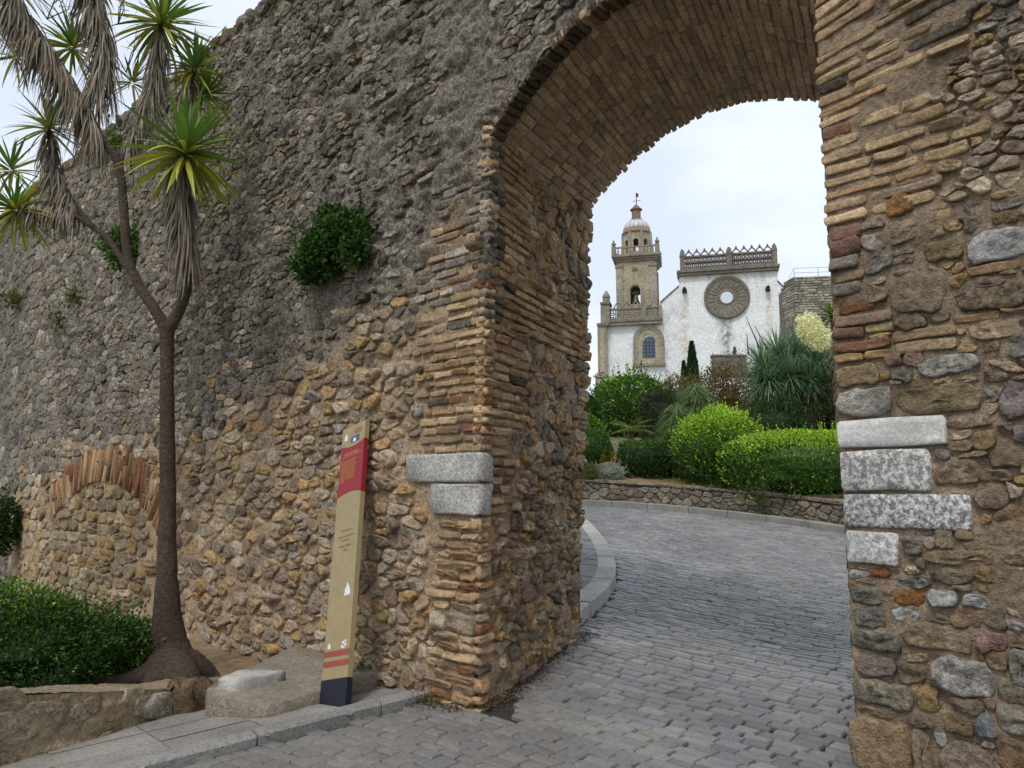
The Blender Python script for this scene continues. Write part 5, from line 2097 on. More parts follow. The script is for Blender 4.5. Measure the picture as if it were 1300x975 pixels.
lettering('title', 'ARCO DE BELÉN', 0, .880, .028, 'ink', panel, 'CENTER', 1.0)
plate('title_rule', [(-.84, .874), (.84, .874), (.84, .8755), (-.84, .8755)], .001, .002, 'ink', panel)
BODY = ['El Arco de Belén era una de las', 'tres puertas de la villa medieval', 'y daba entrada a la parte alta', 'de la ciudad. Se abre en un lienzo', 'de la muralla y conserva un arco',
        'de medio punto con su bóveda', 'de ladrillo. Junto a él se alza', 'la torre que lo defendía y que', 'fue casa de la Virgen de Belén,', 'cuya imagen se guardaba en una',
        'hornacina. Desde aquí sube la', 'calle hacia Santa María y hacia', 'el castillo que corona el cerro', 'y la villa.']
lettering('body_text', '\n'.join(BODY), -.86, .857, .0130, 'ink', panel, 'LEFT', 1.30, 1.12)
lettering('notice', 'RUTA URBANA', 0.05, .580, .022, 'ink_red', panel, 'CENTER')
lettering('notice', 'CONJUNTO HISTÓRICO', 0.05, .558, .020, 'ink_red', panel, 'CENTER')
lettering('notice', 'ARTÍSTICO', 0.05, .543, .020, 'ink_red', panel, 'CENTER')
lettering('notice', 'MEDINA SIDONIA', 0.05, .523, .020, 'ink_red', panel, 'CENTER')
lettering('notice', 'CÁDIZ', 0.05, .508, .020, 'ink_red', panel, 'CENTER')
lettering('head_text', 'CIUDAD DE\nMEDINA SIDONIA\nANDALUCÍA', .42, .975, .016, 'ink_red', panel, 'CENTER', 1.0, 1.1)
ph_ = plate('photo_print', [(-.2, .927), (.55, .927), (.55, .951), (-.2, .951)], .001, .0025, 'photo_blue', panel)
plate('photo_figure', [(.02, .928), (.3, .928), (.26, .942), (.06, .942)], .0025, .004, 'white_print', panel)
plate('tower_emblem', [(-.74, .944), (-.5, .944), (-.5, .962), (-.56, .965), (-.62, .975), (-.68, .965), (-.74, .962)], .001, .003, 'white_print', panel)
plate('white_sticker', [(.30, .345), (.74, .347), (.72, .366), (.66, .370), (.62, .384), (.55, .376), (.50, .391), (.44, .386), (.40, .374), (.32, .371)], .001, .003, 'white_print', panel)
plate('crest', [(-.72, .176), (-.5, .176), (-.5, .188), (-.56, .190), (-.61, .198), (-.66, .190), (-.72, .188)], .001, .003, 'white_print', panel)
for (x, y, s) in ((.42, .178, .07), (.56, .174, .06), (.68, .182, .08), (.5, .190, .09), (.66, .194, .06)):
    plate('crest', [(x - s, y - .004), (x + s, y - .004), (x + s * .6, y + .005), (x - s, y + .004)], .001, .003, 'white_print', panel)

# weeds and litter at the pier foot
def weed(px, py, w, h, n, label, cols, leaf=.03):
    P = onroad(px, py)
    t = thing('weed', P, label, 'weed', 'weeds at the foot of the gate pier')
    crown('foliage', P + np.array([0, 0, h / 2]), (w / 2, w / 2.4, h / 2), n, leaf, cols, t, 0, .5, 2.2, int(px), .8, .4, up=.8)


weed(461, 882, .16, .26, 500, 'small green weed between the panel foot and the gate pier', G_OLIVE + G_MID)
weed(548, 893, .24, .06, 260, 'low dusty weed at the front corner of the gate pier', G_OLIVE + G_BROWN, .025)
weed(478, 878, .12, .10, 200, 'tuft of dry grass just right of the panel weed', G_OLIVE + G_BROWN, .03)
n = 1500
t_ = rng.random(n) * GD
off = np.abs(rng.normal(0, .09, n)) + .05
P = C0 + t_[:, None] * JD + off[:, None] * NJ
k = rng.random(n) < .3
P[k] = C0 + (rng.random(k.sum()) * 1.2)[:, None] * LD + (.05 + np.abs(rng.normal(0, .08, k.sum())))[:, None] * NF
P[:, 2] = road_z(P[:, 0], P[:, 1]) + .012 + rng.random(n) * .03 * np.exp(-off * 8)
mb = MB()
a = rng.uniform(0, 6.28, n)
leaf_quads(mb, P, np.stack([np.cos(a), np.sin(a), rng.normal(0, .3, n)], -1), np.tile([0, 0, 1.0], (n, 1)) + rng.normal(0, .4, (n, 3)), rng.uniform(.012, .035, n), rng.uniform(.008, .018, n), tones(n, [S(92, 76, 58), S(70, 58, 46), S(112, 94, 70), S(60, 56, 50)]))
o = put('leaf_litter', mb, M['dry'], None, False, 'stuff', 'dry brown leaf litter and grit along the foot of the gate pier', 'litter')
# ------------------------------------------------------------------ garden on the slope
def gpos(px, Y):
    p = atdepth(px, 600, Y)
    return np.array([p[0], Y, float(garden_z(np.array([p[0]]), np.array([Y]))[0])])


def plant(name, label, cat, x0, x1, y0, y1, Y, n, leaf, cols, group=None, **kw):
    """foliage filling the photograph box x0..x1, y0..y1 at distance Y, standing on the slope"""
    f = gpos((x0 + x1) / 2, Y)
    foot_y = proj(f)[1]
    y1 = max(y1, min(foot_y, y1 + 40))
    return shrub_at(name, label, cat, (x0 + x1) / 2, (y0 + y1) / 2, Y, x1 - x0, y1 - y0, n, leaf, cols, group=group, foot=min(f[2], atdepth(0, y1, Y)[2]), **kw)


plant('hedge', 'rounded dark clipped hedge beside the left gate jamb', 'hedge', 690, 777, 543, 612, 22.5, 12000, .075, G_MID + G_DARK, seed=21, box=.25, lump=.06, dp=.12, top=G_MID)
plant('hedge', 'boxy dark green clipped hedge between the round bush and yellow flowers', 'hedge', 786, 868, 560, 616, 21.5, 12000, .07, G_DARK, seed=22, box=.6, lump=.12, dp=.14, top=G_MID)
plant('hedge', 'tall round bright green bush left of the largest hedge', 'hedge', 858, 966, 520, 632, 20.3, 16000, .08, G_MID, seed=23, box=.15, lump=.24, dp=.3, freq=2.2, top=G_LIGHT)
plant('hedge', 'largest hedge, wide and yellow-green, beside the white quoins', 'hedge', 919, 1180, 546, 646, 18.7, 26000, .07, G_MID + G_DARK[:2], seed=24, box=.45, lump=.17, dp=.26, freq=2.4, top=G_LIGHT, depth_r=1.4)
plant('shrub', 'pale silvery grey low shrub at the left end of the retaining wall', 'shrub', 752, 792, 588, 612, 20.6, 2500, .05, G_GREY, seed=25, lump=.3)
plant('flower_bed', 'small clump of yellow flowers above the silvery shrub', 'flowers', 762, 783, 572, 586, 22.0, 900, .045, [S(232, 190, 40), S(240, 206, 70), S(150, 150, 60)], seed=26, lump=.3, nstem=2)
plant('shrub', 'olive mixed shrub between silvery shrub and dark boxy hedge', 'shrub', 738, 760, 590, 612, 20.3, 1200, .05, G_OLIVE, seed=27, lump=.4)
plant('shrub', 'dry straw-coloured grass clump between the boxy hedge and round bush', 'grass', 836, 876, 610, 624, 20.3, 1200, .08, [S(150, 138, 84), S(130, 124, 70), S(120, 128, 64)], seed=28, lump=.4, aspect=.2, up=1.2)
plant('shrub', 'dark rounded shrub behind the palm-like plant and weeping grass', 'shrub', 812, 866, 492, 562, 29.0, 7000, .09, [S(58, 66, 40), S(50, 60, 38), S(66, 74, 44)], seed=29, lump=.16)
plant('garden_tree', 'bushy bright green tree below the arched church window', 'tree', 752, 850, 474, 560, 36.0, 9000, .17, G_MID, seed=30, lump=.3, freq=2.2, top=G_MID + G_LIGHT[:1])
plant('garden_tree', 'small green tree partly hidden by the left gate jamb', 'tree', 722, 764, 500, 560, 34.0, 4000, .15, G_MID + G_DARK, seed=31, lump=.3)
plant('shrub', 'light green low bush beneath the half-hidden small tree', 'shrub', 728, 764, 528, 566, 30.0, 2500, .12, G_MID + G_LIGHT[:1], seed=32, lump=.3)
plant('shrub', 'brownish twiggy shrub left of the big spiky yucca clump', 'shrub', 880, 968, 458, 552, 33.0, 6500, .13, G_BROWN, seed=33, lump=.35, freq=2.4, dp=.55)
plant('shrub', 'olive brown tangled shrub above the dark rounded shrub', 'shrub', 828, 900, 478, 540, 38.0, 4500, .14, G_OLIVE + G_BROWN, seed=34, lump=.35, dp=.5)
plant('shrub', 'dark green undergrowth shrub below the spiky yucca clump', 'shrub', 930, 1030, 505, 575, 25.5, 6000, .09, G_DARK, seed=35, lump=.3)
plant('shrub', 'dark green shrub with brown tips beside the right gate pier', 'shrub', 1010, 1110, 470, 572, 26.5, 7000, .10, G_DARK + G_BROWN[3:4], seed=36, lump=.3)


def cypress(x0, x1, y0, y1, Y, label, n, seed):
    c = atdepth((x0 + x1) / 2, (y0 + y1) / 2, Y)
    k = Y / FPX
    w, h = (x1 - x0) * k / 2, (y1 - y0) * k
    f = gpos((x0 + x1) / 2, Y)
    fz = min(f[2], c[2] - h / 2)
    t = thing('cypress_tree', (c[0], c[1], fz), label, 'tree', 'cypresses before the church')
    h = c[2] + h / 2 - fz
    s = rng.random(n) ** .8
    prof = np.sin(np.clip(s, 0, 1) ** .55 * math.pi) ** .8 * (1 - .25 * s)
    a = rng.uniform(0, 6.283, n)
    r = w * prof * (1 - .35 * rng.random(n) ** 2) * (1 + .2 * fbm(np.stack([np.cos(a) * 2, np.sin(a) * 2, s * 8], -1), 2, seed))
    P = np.stack([c[0] + np.cos(a) * r, c[1] + np.sin(a) * r, fz + .1 + s * h], -1)
    out = np.stack([np.cos(a), np.sin(a), 0 * a], -1)
    mb = MB()
    leaf_quads(mb, P, out * .4 + [0, 0, 1.0] + rng.normal(0, .25, (n, 3)), out, h * .06, h * .022, tones(n, [S(36, 60, 34), S(44, 70, 38), S(52, 78, 44)]))
    put('foliage', mb, M['leaf'], t, False, kind='stuff')
    mb = MB()
    tube(mb, [(c[0], c[1], fz), (c[0], c[1], fz + h * .8)], [.09, .03], 6, S(90, 76, 60))
    put('trunk', mb, M['bark'], t)


cypress(869, 889, 438, 492, 48, 'taller of two dark pointed cypresses before the white church wall', 2200, 3)
cypress(862, 875, 462, 496, 47, 'shorter dark cypress just left of the taller one', 1400, 4)


def spiky(name, label, cat, heads, Y, L, n, w, cols, trunk=True, group=None, low=2.2, skirt_n=60, dead=True):
    """plant of stiff thin-leaved heads given as photograph points"""
    f = gpos(np.mean([h[0] for h in heads]), Y)
    t = thing(name, f, label, cat, group)
    for (x, y, dd) in heads:
        at = atdepth(x, y, Y + dd)
        mb = MB()
        for i in range(n):
            th = math.acos(1 - (1 - math.cos(low)) * (i + .5) / n) + rng.normal(0, .08)
            ph = i * 2.399963 + rng.normal(0, .2)
            d = np.array([math.sin(th) * math.cos(ph), math.sin(th) * math.sin(ph), math.cos(th)])
            ln = L * rng.uniform(.8, 1.12)
            V, F = blade(4, 1.0, w / L, .12 if th < 1.2 else .25, .2)
            mb.add(at + V * ln @ frame(d), F, cols[rng.integers(len(cols))] * rng.uniform(.8, 1.2))
        put('leaf_head', mb, M['blade'], t, True, kind='stuff')
        g = np.array([at[0] * .5 + f[0] * .5, at[1], f[2]])
        if trunk:
            mb = MB()
            q = smooth_path([np.array([at[0] * .8 + f[0] * .2, at[1], f[2] - .1]), (g + at) / 2 + np.array([(at[0] - f[0]) * .35, 0, 0]), at], 4)
            tube(mb, q, np.linspace(.16, .10, len(q)), 8, S(110, 96, 80), .03)
            put('trunk', mb, M['bark'], t)
            if dead:
                skirt(t, q[int(len(q) * .45):], skirt_n, L * .95, cols=[S(132, 116, 96), S(112, 98, 82), S(146, 128, 106)], r0=.1, flare=.7)
    return t


sp1 = spiky('spiky_yucca', 'large clump of blue-green spiky yuccas with dry skirts beneath', 'plant',
            [(968, 466, 0), (988, 452, .6), (1012, 450, .3), (1038, 460, .2), (1056, 474, .6), (1002, 478, -.3), (1028, 484, -.2), (976, 484, -.4)], 26.5, 1.15, 420, .03, G_BLUE, low=2.3, skirt_n=160)
mb = MB()
for (x0, y0, x1, y1) in ((966, 446, 947, 402), (950, 450, 948, 424), (1000, 440, 1010, 416), (975, 445, 958, 414)):
    tube(mb, [atdepth(x0, y0, 26.5), atdepth(x1, y1, 26.6)], [.03, .012], 5, S(88, 80, 66))
put('flower_stalk', mb, M['dry'], sp1, True, kind='stuff')
pal = spiky('yucca_palm', 'green yucca with a creamy flower plume beside the right pier', 'plant', [(1058, 402, .6)], 23.5, .72, 120, .055, YG, low=1.9, skirt_n=200)
c = atdepth(1033, 422, 23.3)
k = 23.3 / FPX
P, D = cloud_points(1, np.ones(3))
n = 2600
D = unit(rng.normal(0, 1, (n, 3)))
r = (1 + .5 * fbm(D * 3, 3, 5))[:, None] * rng.random((n, 1)) ** .33
P = c + D * r * np.array([19, 15, 27]) * k
P[:, 0] += (P[:, 2] - c[2]) * -.35
mb = MB()
leaf_quads(mb, P, rng.normal(0, 1, (n, 3)) - [0, 0, .6], rng.normal(0, 1, (n, 3)), .07, .05, tones(n, [S(246, 242, 200), S(240, 236, 186), S(250, 248, 220), S(226, 226, 160)], .05))
tube(mb, [atdepth(1056, 440, 23.4), c], [.04, .025], 6, S(150, 150, 100))
put('flower_plume', mb, M['leaf'], pal, False, kind='stuff')

# weeping grassy plants
def weeping(label, px, py, wpx, hpx, Y, n, cols):
    c = atdepth(px, py, Y)
    k = Y / FPX
    f = gpos(px, Y)
    t = thing('weeping_plant', np.array([c[0], c[1], min(f[2], c[2])]), label, 'plant', 'weeping long-leaved plants on the slope')
    mb = MB()
    for i in range(n):
        a = rng.uniform(0, 6.283)
        r = math.sqrt(rng.random())
        top = c + np.array([math.cos(a) * r * wpx * k * .3, math.sin(a) * r * wpx * k * .3, hpx * k * (.42 - .75 * r * r) + rng.normal(0, .1)])
        out = np.array([math.cos(a), math.sin(a), .5 + .8 * rng.random()])
        ln = hpx * k * rng.uniform(.16, .30)
        V, F = blade(5, 1.0, .05, 1.3, .2)
        mb.add(top + V * ln @ frame(out), F, cols[rng.integers(len(cols))] * rng.uniform(.8, 1.2))
    put('foliage', mb, M['blade'], t, True, kind='stuff')
    stems(t, (c[0], c[1], min(f[2], c[2] - hpx * k * .5)), c, 4, np.array([.2, .2, .2]), .03)


weeping('taller weeping long-leaved plant right of the dark rounded shrub', 884, 518, 56, 62, 27.5, 1900, [S(110, 136, 84), S(96, 122, 72), S(126, 148, 96)])
weeping('lower weeping long-leaved plant just behind the boxy hedge', 858, 538, 52, 48, 25.0, 1600, [S(104, 132, 78), S(92, 118, 66), S(120, 142, 90)])

# small palm with arching fronds and the rock below it
pc = atdepth(801, 546, 25)
palm = thing('small_palm', gpos(801, 25), 'small palm with arching yellow-green fronds behind the boxy hedge', 'palm')
mb = MB()
tube(mb, [gpos(801, 25), pc], [.14, .11], 8, S(104, 88, 66), .05)
put('trunk', mb, M['bark'], palm)
for i in range(16):
    a = i * 2.4
    el = rng.uniform(.2, 1.1)
    d = np.array([math.cos(a) * math.cos(el), math.sin(a) * math.cos(el), math.sin(el)])
    L = rng.uniform(.6, .85)
    mb = MB()
    Fm = frame(d)
    ts = np.linspace(0, 1, 16)
    sp3 = np.stack([ts * L, 0 * ts, -.55 * L * ts ** 2], -1) @ Fm + pc
    tube(mb, sp3[::3], np.linspace(.012, .004, len(sp3[::3])), 4, S(140, 150, 70))
    for t, p in zip(ts[2:], sp3[2:]):
        for sgn_ in (-1, 1):
            dd = unit(Fm[0] * .5 + Fm[1] * sgn_ + np.array([0, 0, -.25]) + rng.normal(0, .1, 3))
            ll = .26 * math.sin(math.pi * (.15 + .8 * t)) + .05
            V, F = blade(2, 1.0, .1, .2, .2)
            mb.add(p + V * ll @ frame(dd), F, [S(122, 142, 56), S(140, 154, 66), S(108, 130, 50)][rng.integers(3)] * rng.uniform(.85, 1.15))
    put('frond', mb, M['blade'], palm, True)
r0 = atdepth(793, 570, 24)
bs = [r0 + np.array([math.cos(a) * .42, math.sin(a) * .3, -.35]) for a in np.linspace(0, 6.28, 7, endpoint=False)]
hull_block('boulder', 'grey rock in the bed below the small palm', 'rock', bs, [p + Z3 * rng.uniform(.45, .6) for p in bs], 'rubble', S(150, 144, 136), .4, .08, .03)

# low grey garden wall with a finial, before the church
p0, p1 = atdepth(904, 453, 50), atdepth(946, 452, 50)
mb = MB()
cx = (p0 + p1) / 2
mb.box(cx - [0, 0, .7], (p1[0] - p0[0]) / 2, .25, .7, np.append(S(128, 124, 120), .6))
mb.box(cx + [0, 0, .03], (p1[0] - p0[0]) / 2 + .06, .31, .05, np.append(S(136, 132, 126), .6))
put('terrace_parapet', mb, M['mortar'], None, False, None, 'plain grey terrace parapet in front of the church wall', 'parapet')
fp = atdepth(933, 452, 49.9) + np.array([0, 0, .06])
mb = MB()
kk = 50 / FPX
prof = [(0, .16), (1.5, .16), (1.6, .10), (4, .13), (6, .15), (7.5, .08), (8.5, .12), (10, .10), (11, .04), (12.5, .01)]
zs = [p[0] * kk for p in prof]
tube(mb, [fp + [0, 0, z] for z in zs], [p[1] for p in prof], 8, np.append(S(96, 92, 86), .5))
put('stone_finial', mb, M['rubble'], None, True, None, 'dark little stone finial standing on the terrace parapet', 'finial')

# ------------------------------------------------------------------ castle wall at the right
M['far_stone'] = stone_mat('far_stone', s_big=.5, s_mid=2.2, s_fine=7, contrast=(.65, 1.3), dark=.6, lichen=.2, bump=.6, dist=.12, lich_s=1.2)
M['white_wall'] = None
YC = 62.0
ck = YC / FPX
cphi = math.radians(8)
cA = atdepth(1007, 352, YC)
cR = np.array([math.cos(cphi), -math.sin(cphi), 0])
cN = np.array([-math.sin(cphi), -math.cos(cphi), 0])
castle = thing('castle_wall', np.array([cA[0], cA[1], 8.0]), 'coursed grey stone castle wall with a railing beside the church', 'wall')
ch_ = 14.0
mb = MB()
mid = cA + cR * 4.5 - cN * 3
mb.box(mid + cN * 0.0 - [0, 0, ch_ / 2], 4.5, 3.0, ch_ / 2, np.append(S(124, 116, 106), .6), ax=[cR, -cN, Z3])
put('wall_core', mb, M['far_stone'], castle, False)
cst = []


def m_castle(u, v, h):
    u, v, h = np.broadcast_arrays(np.asarray(u, float), np.asarray(v, float), np.asarray(h, float))
    return cA + u[..., None] * cR + v[..., None] * Z3 + h[..., None] * cN


def m_castle_l(u, v, h):
    u, v, h = np.broadcast_arrays(np.asarray(u, float), np.asarray(v, float), np.asarray(h, float))
    e = unit(-cR * .25 - cN)
    n_ = unit(np.array([-e[1], e[0], 0]))
    n_ = n_ if n_ @ cN > 0 or n_ @ -cR > 0 else -n_
    return cA + u[..., None] * e + v[..., None] * Z3 + h[..., None] * n_


z = -8.0
while z < 0:
    h = rng.uniform(.16, .25)
    for mp, un in ((m_castle, 6.5), (m_castle_l, 1.6)):
        u = 0
        while u < un:
            w = rng.uniform(.3, .8)
            pts = rect_poly(u + .02, z, u + w - .02, z + h - .035, .05, 0, .015)
            cst.append(lay(pts, mp, rng.uniform(.03, .08), [S(164, 155, 142), S(150, 142, 130), S(174, 166, 152), S(138, 130, 120)][rng.integers(4)] * rng.uniform(.85, 1.1), embed=.1, rings=RINGS_S, wth=.6))
            u += w
    z += h
e_ = unit(-cR * .25 - cN)
mb = MB()
mb.box(cA + e_ * .8 - [0, 0, ch_ / 2 + .05], .8, .02, ch_ / 2, np.append(S(110, 104, 96), .6), ax=[e_, unit(np.cross(Z3, e_)), Z3])
put('wall_core', mb, M['far_stone'], castle, False)
deal(cst, 'stone', 'coursed_masonry', M['far_stone'], castle, limit=60)
M['rail'] = plain_mat('galvanised_rail', S(150, 152, 156), .5, .1, spec=.5)
rail = thing('guard_railing', cA + cR * .2, 'thin metal guard railing on top of the castle wall', 'railing')
for u in (0.15, 2.1, 4.1):
    mb = MB()
    tube(mb, [cA + cR * u - cN * .3, cA + cR * u - cN * .3 + Z3 * .85], .025, 6)
    put('post', mb, M['rail'], rail)
for zz in (.45, .85):
    mb = MB()
    tube(mb, [cA + cR * .15 - cN * .3 + Z3 * zz, cA + cR * 4.2 - cN * .3 + Z3 * zz], .018, 6)
    put('bar', mb, M['rail'], rail)
mb = MB()
tube(mb, [cA + cR * .15 - cN * .3 + Z3 * .85, cA - cR * .3 - cN * .3], .018, 6)
put('bar', mb, M['rail'], rail)
# ------------------------------------------------------------------ the church on the hill
YH = 100.0
hphi = math.radians(14)
HR = np.array([math.cos(hphi), -math.sin(hphi), 0])
HD = np.array([math.sin(hphi), math.cos(hphi), 0])
HO = atdepth(862, 615, YH)
hk = YH / FPX


def hp(px, py, w=0.0):
    P = onplane(px, py, HO + HD * w, HD)
    return float((P - HO) @ HR), float(P[2])


def hw(u, w, z):
    u, w, z = np.broadcast_arrays(np.asarray(u, float), np.asarray(w, float), np.asarray(z, float))
    o = HO * [1, 1, 0]
    return o + u[..., None] * HR + w[..., None] * HD + z[..., None] * Z3


HA = [HR, HD, Z3]


def hbox(mb, u0, u1, w0, w1, z0, z1, c):
    mb.box(hw((u0 + u1) / 2, (w0 + w1) / 2, (z0 + z1) / 2), (u1 - u0) / 2, (w1 - w0) / 2, (z1 - z0) / 2, c, HA)


M['whitewash'] = stone_mat('old_whitewash', s_big=.35, s_mid=1.6, s_fine=5, contrast=(.93, 1.06), dark=.75, lichen=0.0, bump=.35, dist=.06, lich_s=3.2, black=(.14, .13, .125), rough=.9, bigc=(.95, 1.04), dk=(.54, .62))
M['church_stone'] = stone_mat('church_stone', s_big=.5, s_mid=3.2, s_fine=9, contrast=(.6, 1.3), dark=.6, lichen=.2, bump=.8, dist=.14, lich_s=2.2)
M['glass'] = plain_mat('window_glass', S(74, 86, 108), .15, .2, 2, spec=.6)
M['sky_painted_glass'] = plain_mat('sky_painted_glass', S(214, 222, 232), .3, .03, 2, spec=.5)  # reflected sky put into the pane's even pale colour
M['dome_tile'] = plain_mat('white_dome_tile', S(190, 192, 196), .4, .22, 3, spec=.5)
M['iron'] = plain_mat('dark_iron', S(60, 58, 58), .5, .1)
M['bronze'] = plain_mat('bell_bronze', S(84, 84, 74), .45, .2, metal=.5)
ST1 = np.append(S(170, 162, 147), .5)
ST2 = np.append(S(152, 144, 132), .6)
ST3 = np.append(S(180, 168, 146), .5)
ST4 = np.append(S(134, 127, 118), .7)

ZB = hp(800, 548)[1]
church = thing('church', hw(0, 0, ZB), 'white-walled church with ochre stone bell tower and round window', 'church')
# whitewashed front
xs_px = np.array([768, 838.9, 839, 861.9, 862, 986.9, 987, 1001])
ys_px = np.array([413, 411, 384, 364, 349, 344, 358, 371])
hu = np.array([hp(x, y)[0] for x, y in zip(xs_px, ys_px)])
hz = np.array([hp(x, y)[1] for x, y in zip(xs_px, ys_px)])
U = np.unique(np.concatenate([np.linspace(hu[0], hu[-1], 130), hu]))
top = np.interp(U, hu, hz)
nv = 90
w_ = np.linspace(0, 1, nv)
uu = np.repeat(U[:, None], nv, 1)
zz = ZB + (top[:, None] - ZB) * w_
n1 = fbm(np.stack([uu * .8, zz * .8, 0 * uu], -1), 4, 71)
n2 = fbm(np.stack([uu * 2.5, zz * .5, 0 * uu], -1), 4, 73)
n3 = fbm(np.stack([uu * 3.5, zz * 3.5, 0 * uu], -1), 3, 75)
cw_ = np.tile(S(232, 234, 236), uu.shape + (1,)) * (1 + .05 * n1[..., None])


def streak(x, y0, y1, width, strength, c):
    global cw_
    us, za = hp(x, y0)
    zb_ = hp(x, y1)[1]
    d = np.abs(uu - us + .25 * n2)
    k = np.clip(1 - d / width, 0, 1) ** .7 * sstep(zb_, zb_ + (za - zb_) * .4, zz) * (zz < za) * strength * np.clip(.55 + n3 * 1.2, 0, 1)
    cw_ = cw_ * (1 - k[..., None]) + c * k[..., None]


streak(868, 372, 520, .7, .7, S(186, 158, 126))
streak(975, 372, 445, .5, .65, S(176, 158, 128))
streak(921, 404, 442, 1.3, .9, S(112, 110, 110))
streak(921, 420, 470, .7, .8, S(100, 98, 98))
streak(968, 344, 362, .5, .6, S(120, 118, 116))
for x in (880, 900, 948, 960):
    streak(x, 349, 372, .35, .45, S(140, 138, 136))
lowd = sstep(hp(800, 478)[1], hp(800, 520)[1], zz) * np.clip(.3 + n3, 0, 1)
cw_ = cw_ * (1 - .6 * lowd[..., None]) + S(150, 142, 132) * .6 * lowd[..., None]
sl = (uu > hp(841, 400)[0]) * (uu < hp(866, 400)[0]) * np.clip(.1 + n3 + n1, 0, 1) * .5
cw_ = cw_ * (1 - sl[..., None]) + S(150, 146, 142) * sl[..., None]
V = hw(uu, -.02 + .05 * n1, zz).reshape(-1, 3)
i, j = np.meshgrid(np.arange(len(U) - 1), np.arange(nv - 1), indexing='ij')
b = (i * nv + j).ravel()
mb = MB()
mb.add(V, np.stack([b, b + nv, b + nv + 1, b + 1], -1), np.hstack([cw_.reshape(-1, 3), np.full((len(V), 1), .45)]))
for k in range(0, len(hu), 2):                # solid behind each stretch
    a, c_ = hu[k], hu[k + 1]
    q = hw([a, c_, c_, a, a, c_, c_, a], [.08] * 4 + [2.5] * 4, [ZB, ZB, hz[k + 1] - .02, hz[k] - .02] * 2)
    mb.add(q, np.array([[0, 1, 2, 3], [7, 6, 5, 4], [0, 4, 5, 1], [1, 5, 6, 2], [2, 6, 7, 3], [3, 7, 4, 0]]), np.append(S(220, 220, 220), .5))
front = put('front_wall', mb, M['whitewash'], church, True)
mb = MB()
hbox(mb, hp(845, 400)[0], hp(985, 400)[0], 2.5, 16, ZB, hp(900, 372)[1], np.append(S(214, 212, 208), .6))
hbox(mb, hu[0] + .2, hp(845, 400)[0], 2.5, 9, ZB, hp(800, 430)[1], np.append(S(214, 212, 208), .6))
put('nave', mb, M['whitewash'], church, False)
# raking coping on the shoulders
mb = MB()
for (x0, y0, x1, y1) in ((838, 385, 862, 364), (987, 357.5, 1001, 371)):
    a, b_ = hp(x0, y0), hp(x1, y1)
    q = hw([a[0], b_[0], b_[0], a[0], a[0], b_[0], b_[0], a[0]], [-.15] * 4 + [2.6] * 4, [a[1], b_[1], b_[1] + .22, a[1] + .22] * 2)
    mb.add(q, np.array([[0, 1, 2, 3], [7, 6, 5, 4], [0, 4, 5, 1], [1, 5, 6, 2], [2, 6, 7, 3], [3, 7, 4, 0]]), ST4)
put('shoulder_coping', mb, M['church_stone'], church, False)

# round window
cu, cz = hp(922.5, 377.5)
RO = (hp(952, 377)[0] - hp(893.5, 377)[0]) / 2
prof = [(1.0, .06, ST4), (1.0, -.34, ST2), (.94, -.42, ST1), (.90, -.34, ST4), (.86, -.36, ST1), (.82, -.26, ST2), (.76, -.24, ST1), (.60, -.16, ST1), (.45, -.10, ST1), (.335, -.06, ST3), (.325, -.13, ST3), (.28, -.13, ST3), (.27, -.05, ST4)]
n = 48
a = np.linspace(0, 2 * math.pi, n, endpoint=False)
mb = MB()
V, Cc = [], []
for r, w, c in prof:
    V.append(hw(cu + np.cos(a) * r * RO, w, cz + np.sin(a) * r * RO))
    Cc.append(np.tile(c * [.62, .62, .64, 1], (n, 1)))
i = np.arange(n)
F = np.vstack([np.stack([k * n + i, (k + 1) * n + i, (k + 1) * n + (i + 1) % n, k * n + (i + 1) % n], -1) for k in range(len(prof) - 1)])
mb.add(np.vstack(V), F, np.vstack(Cc))
rose = put('round_window', mb, M['church_stone'], church, True)
mb = MB()
mb.add(hw(cu + np.cos(a) * .275 * RO, -.07, cz + np.sin(a) * .275 * RO), np.arange(n)[None], (.5,) * 3)
put('pane', mb, M['sky_painted_glass'], rose, False)
mb = MB()
for k in range(24):
    t = 2 * math.pi * k / 24
    p0, p1 = hw(cu + math.cos(t) * .36 * RO, -.12, cz + math.sin(t) * .36 * RO), hw(cu + math.cos(t) * .80 * RO, -.28, cz + math.sin(t) * .80 * RO)
    tube(mb, [p0, p1], [.03, .045], 5, ST1 * [.8, .8, .82, 1])
put('tracery', mb, M['church_stone'], rose, True, kind='stuff')

# parapet over the front
def lattice(mb, O, A, L, z0, z1, nc, c, th=.10, w=.09):
    """pierced balustrade panel: quatrefoil-like crossing bars between rails"""
    Nn = np.cross(A, Z3)
    for k in range(nc):
        a0, a1 = L * k / nc, L * (k + 1) / nc
        am_, zm = (a0 + a1) / 2, (z0 + z1) / 2
        rx, rz = (a1 - a0) * .5, (z1 - z0) * .5
        ring = [O + A * (am_ + rx * .62 * math.cos(t)) + Z3 * (zm + rz * .62 * math.sin(t)) for t in np.linspace(0, 2 * math.pi, 9)]
        tube(mb, ring, w * .55, 4, c, cap=False)
        for sx in (-1, 1):
            for sz in (-1, 1):
                tube(mb, [O + A * (am_ + sx * rx * .4) + Z3 * (zm + sz * rz * .4), O + A * (am_ + sx * rx) + Z3 * (zm + sz * rz)], w * .6, 4, c, cap=False)


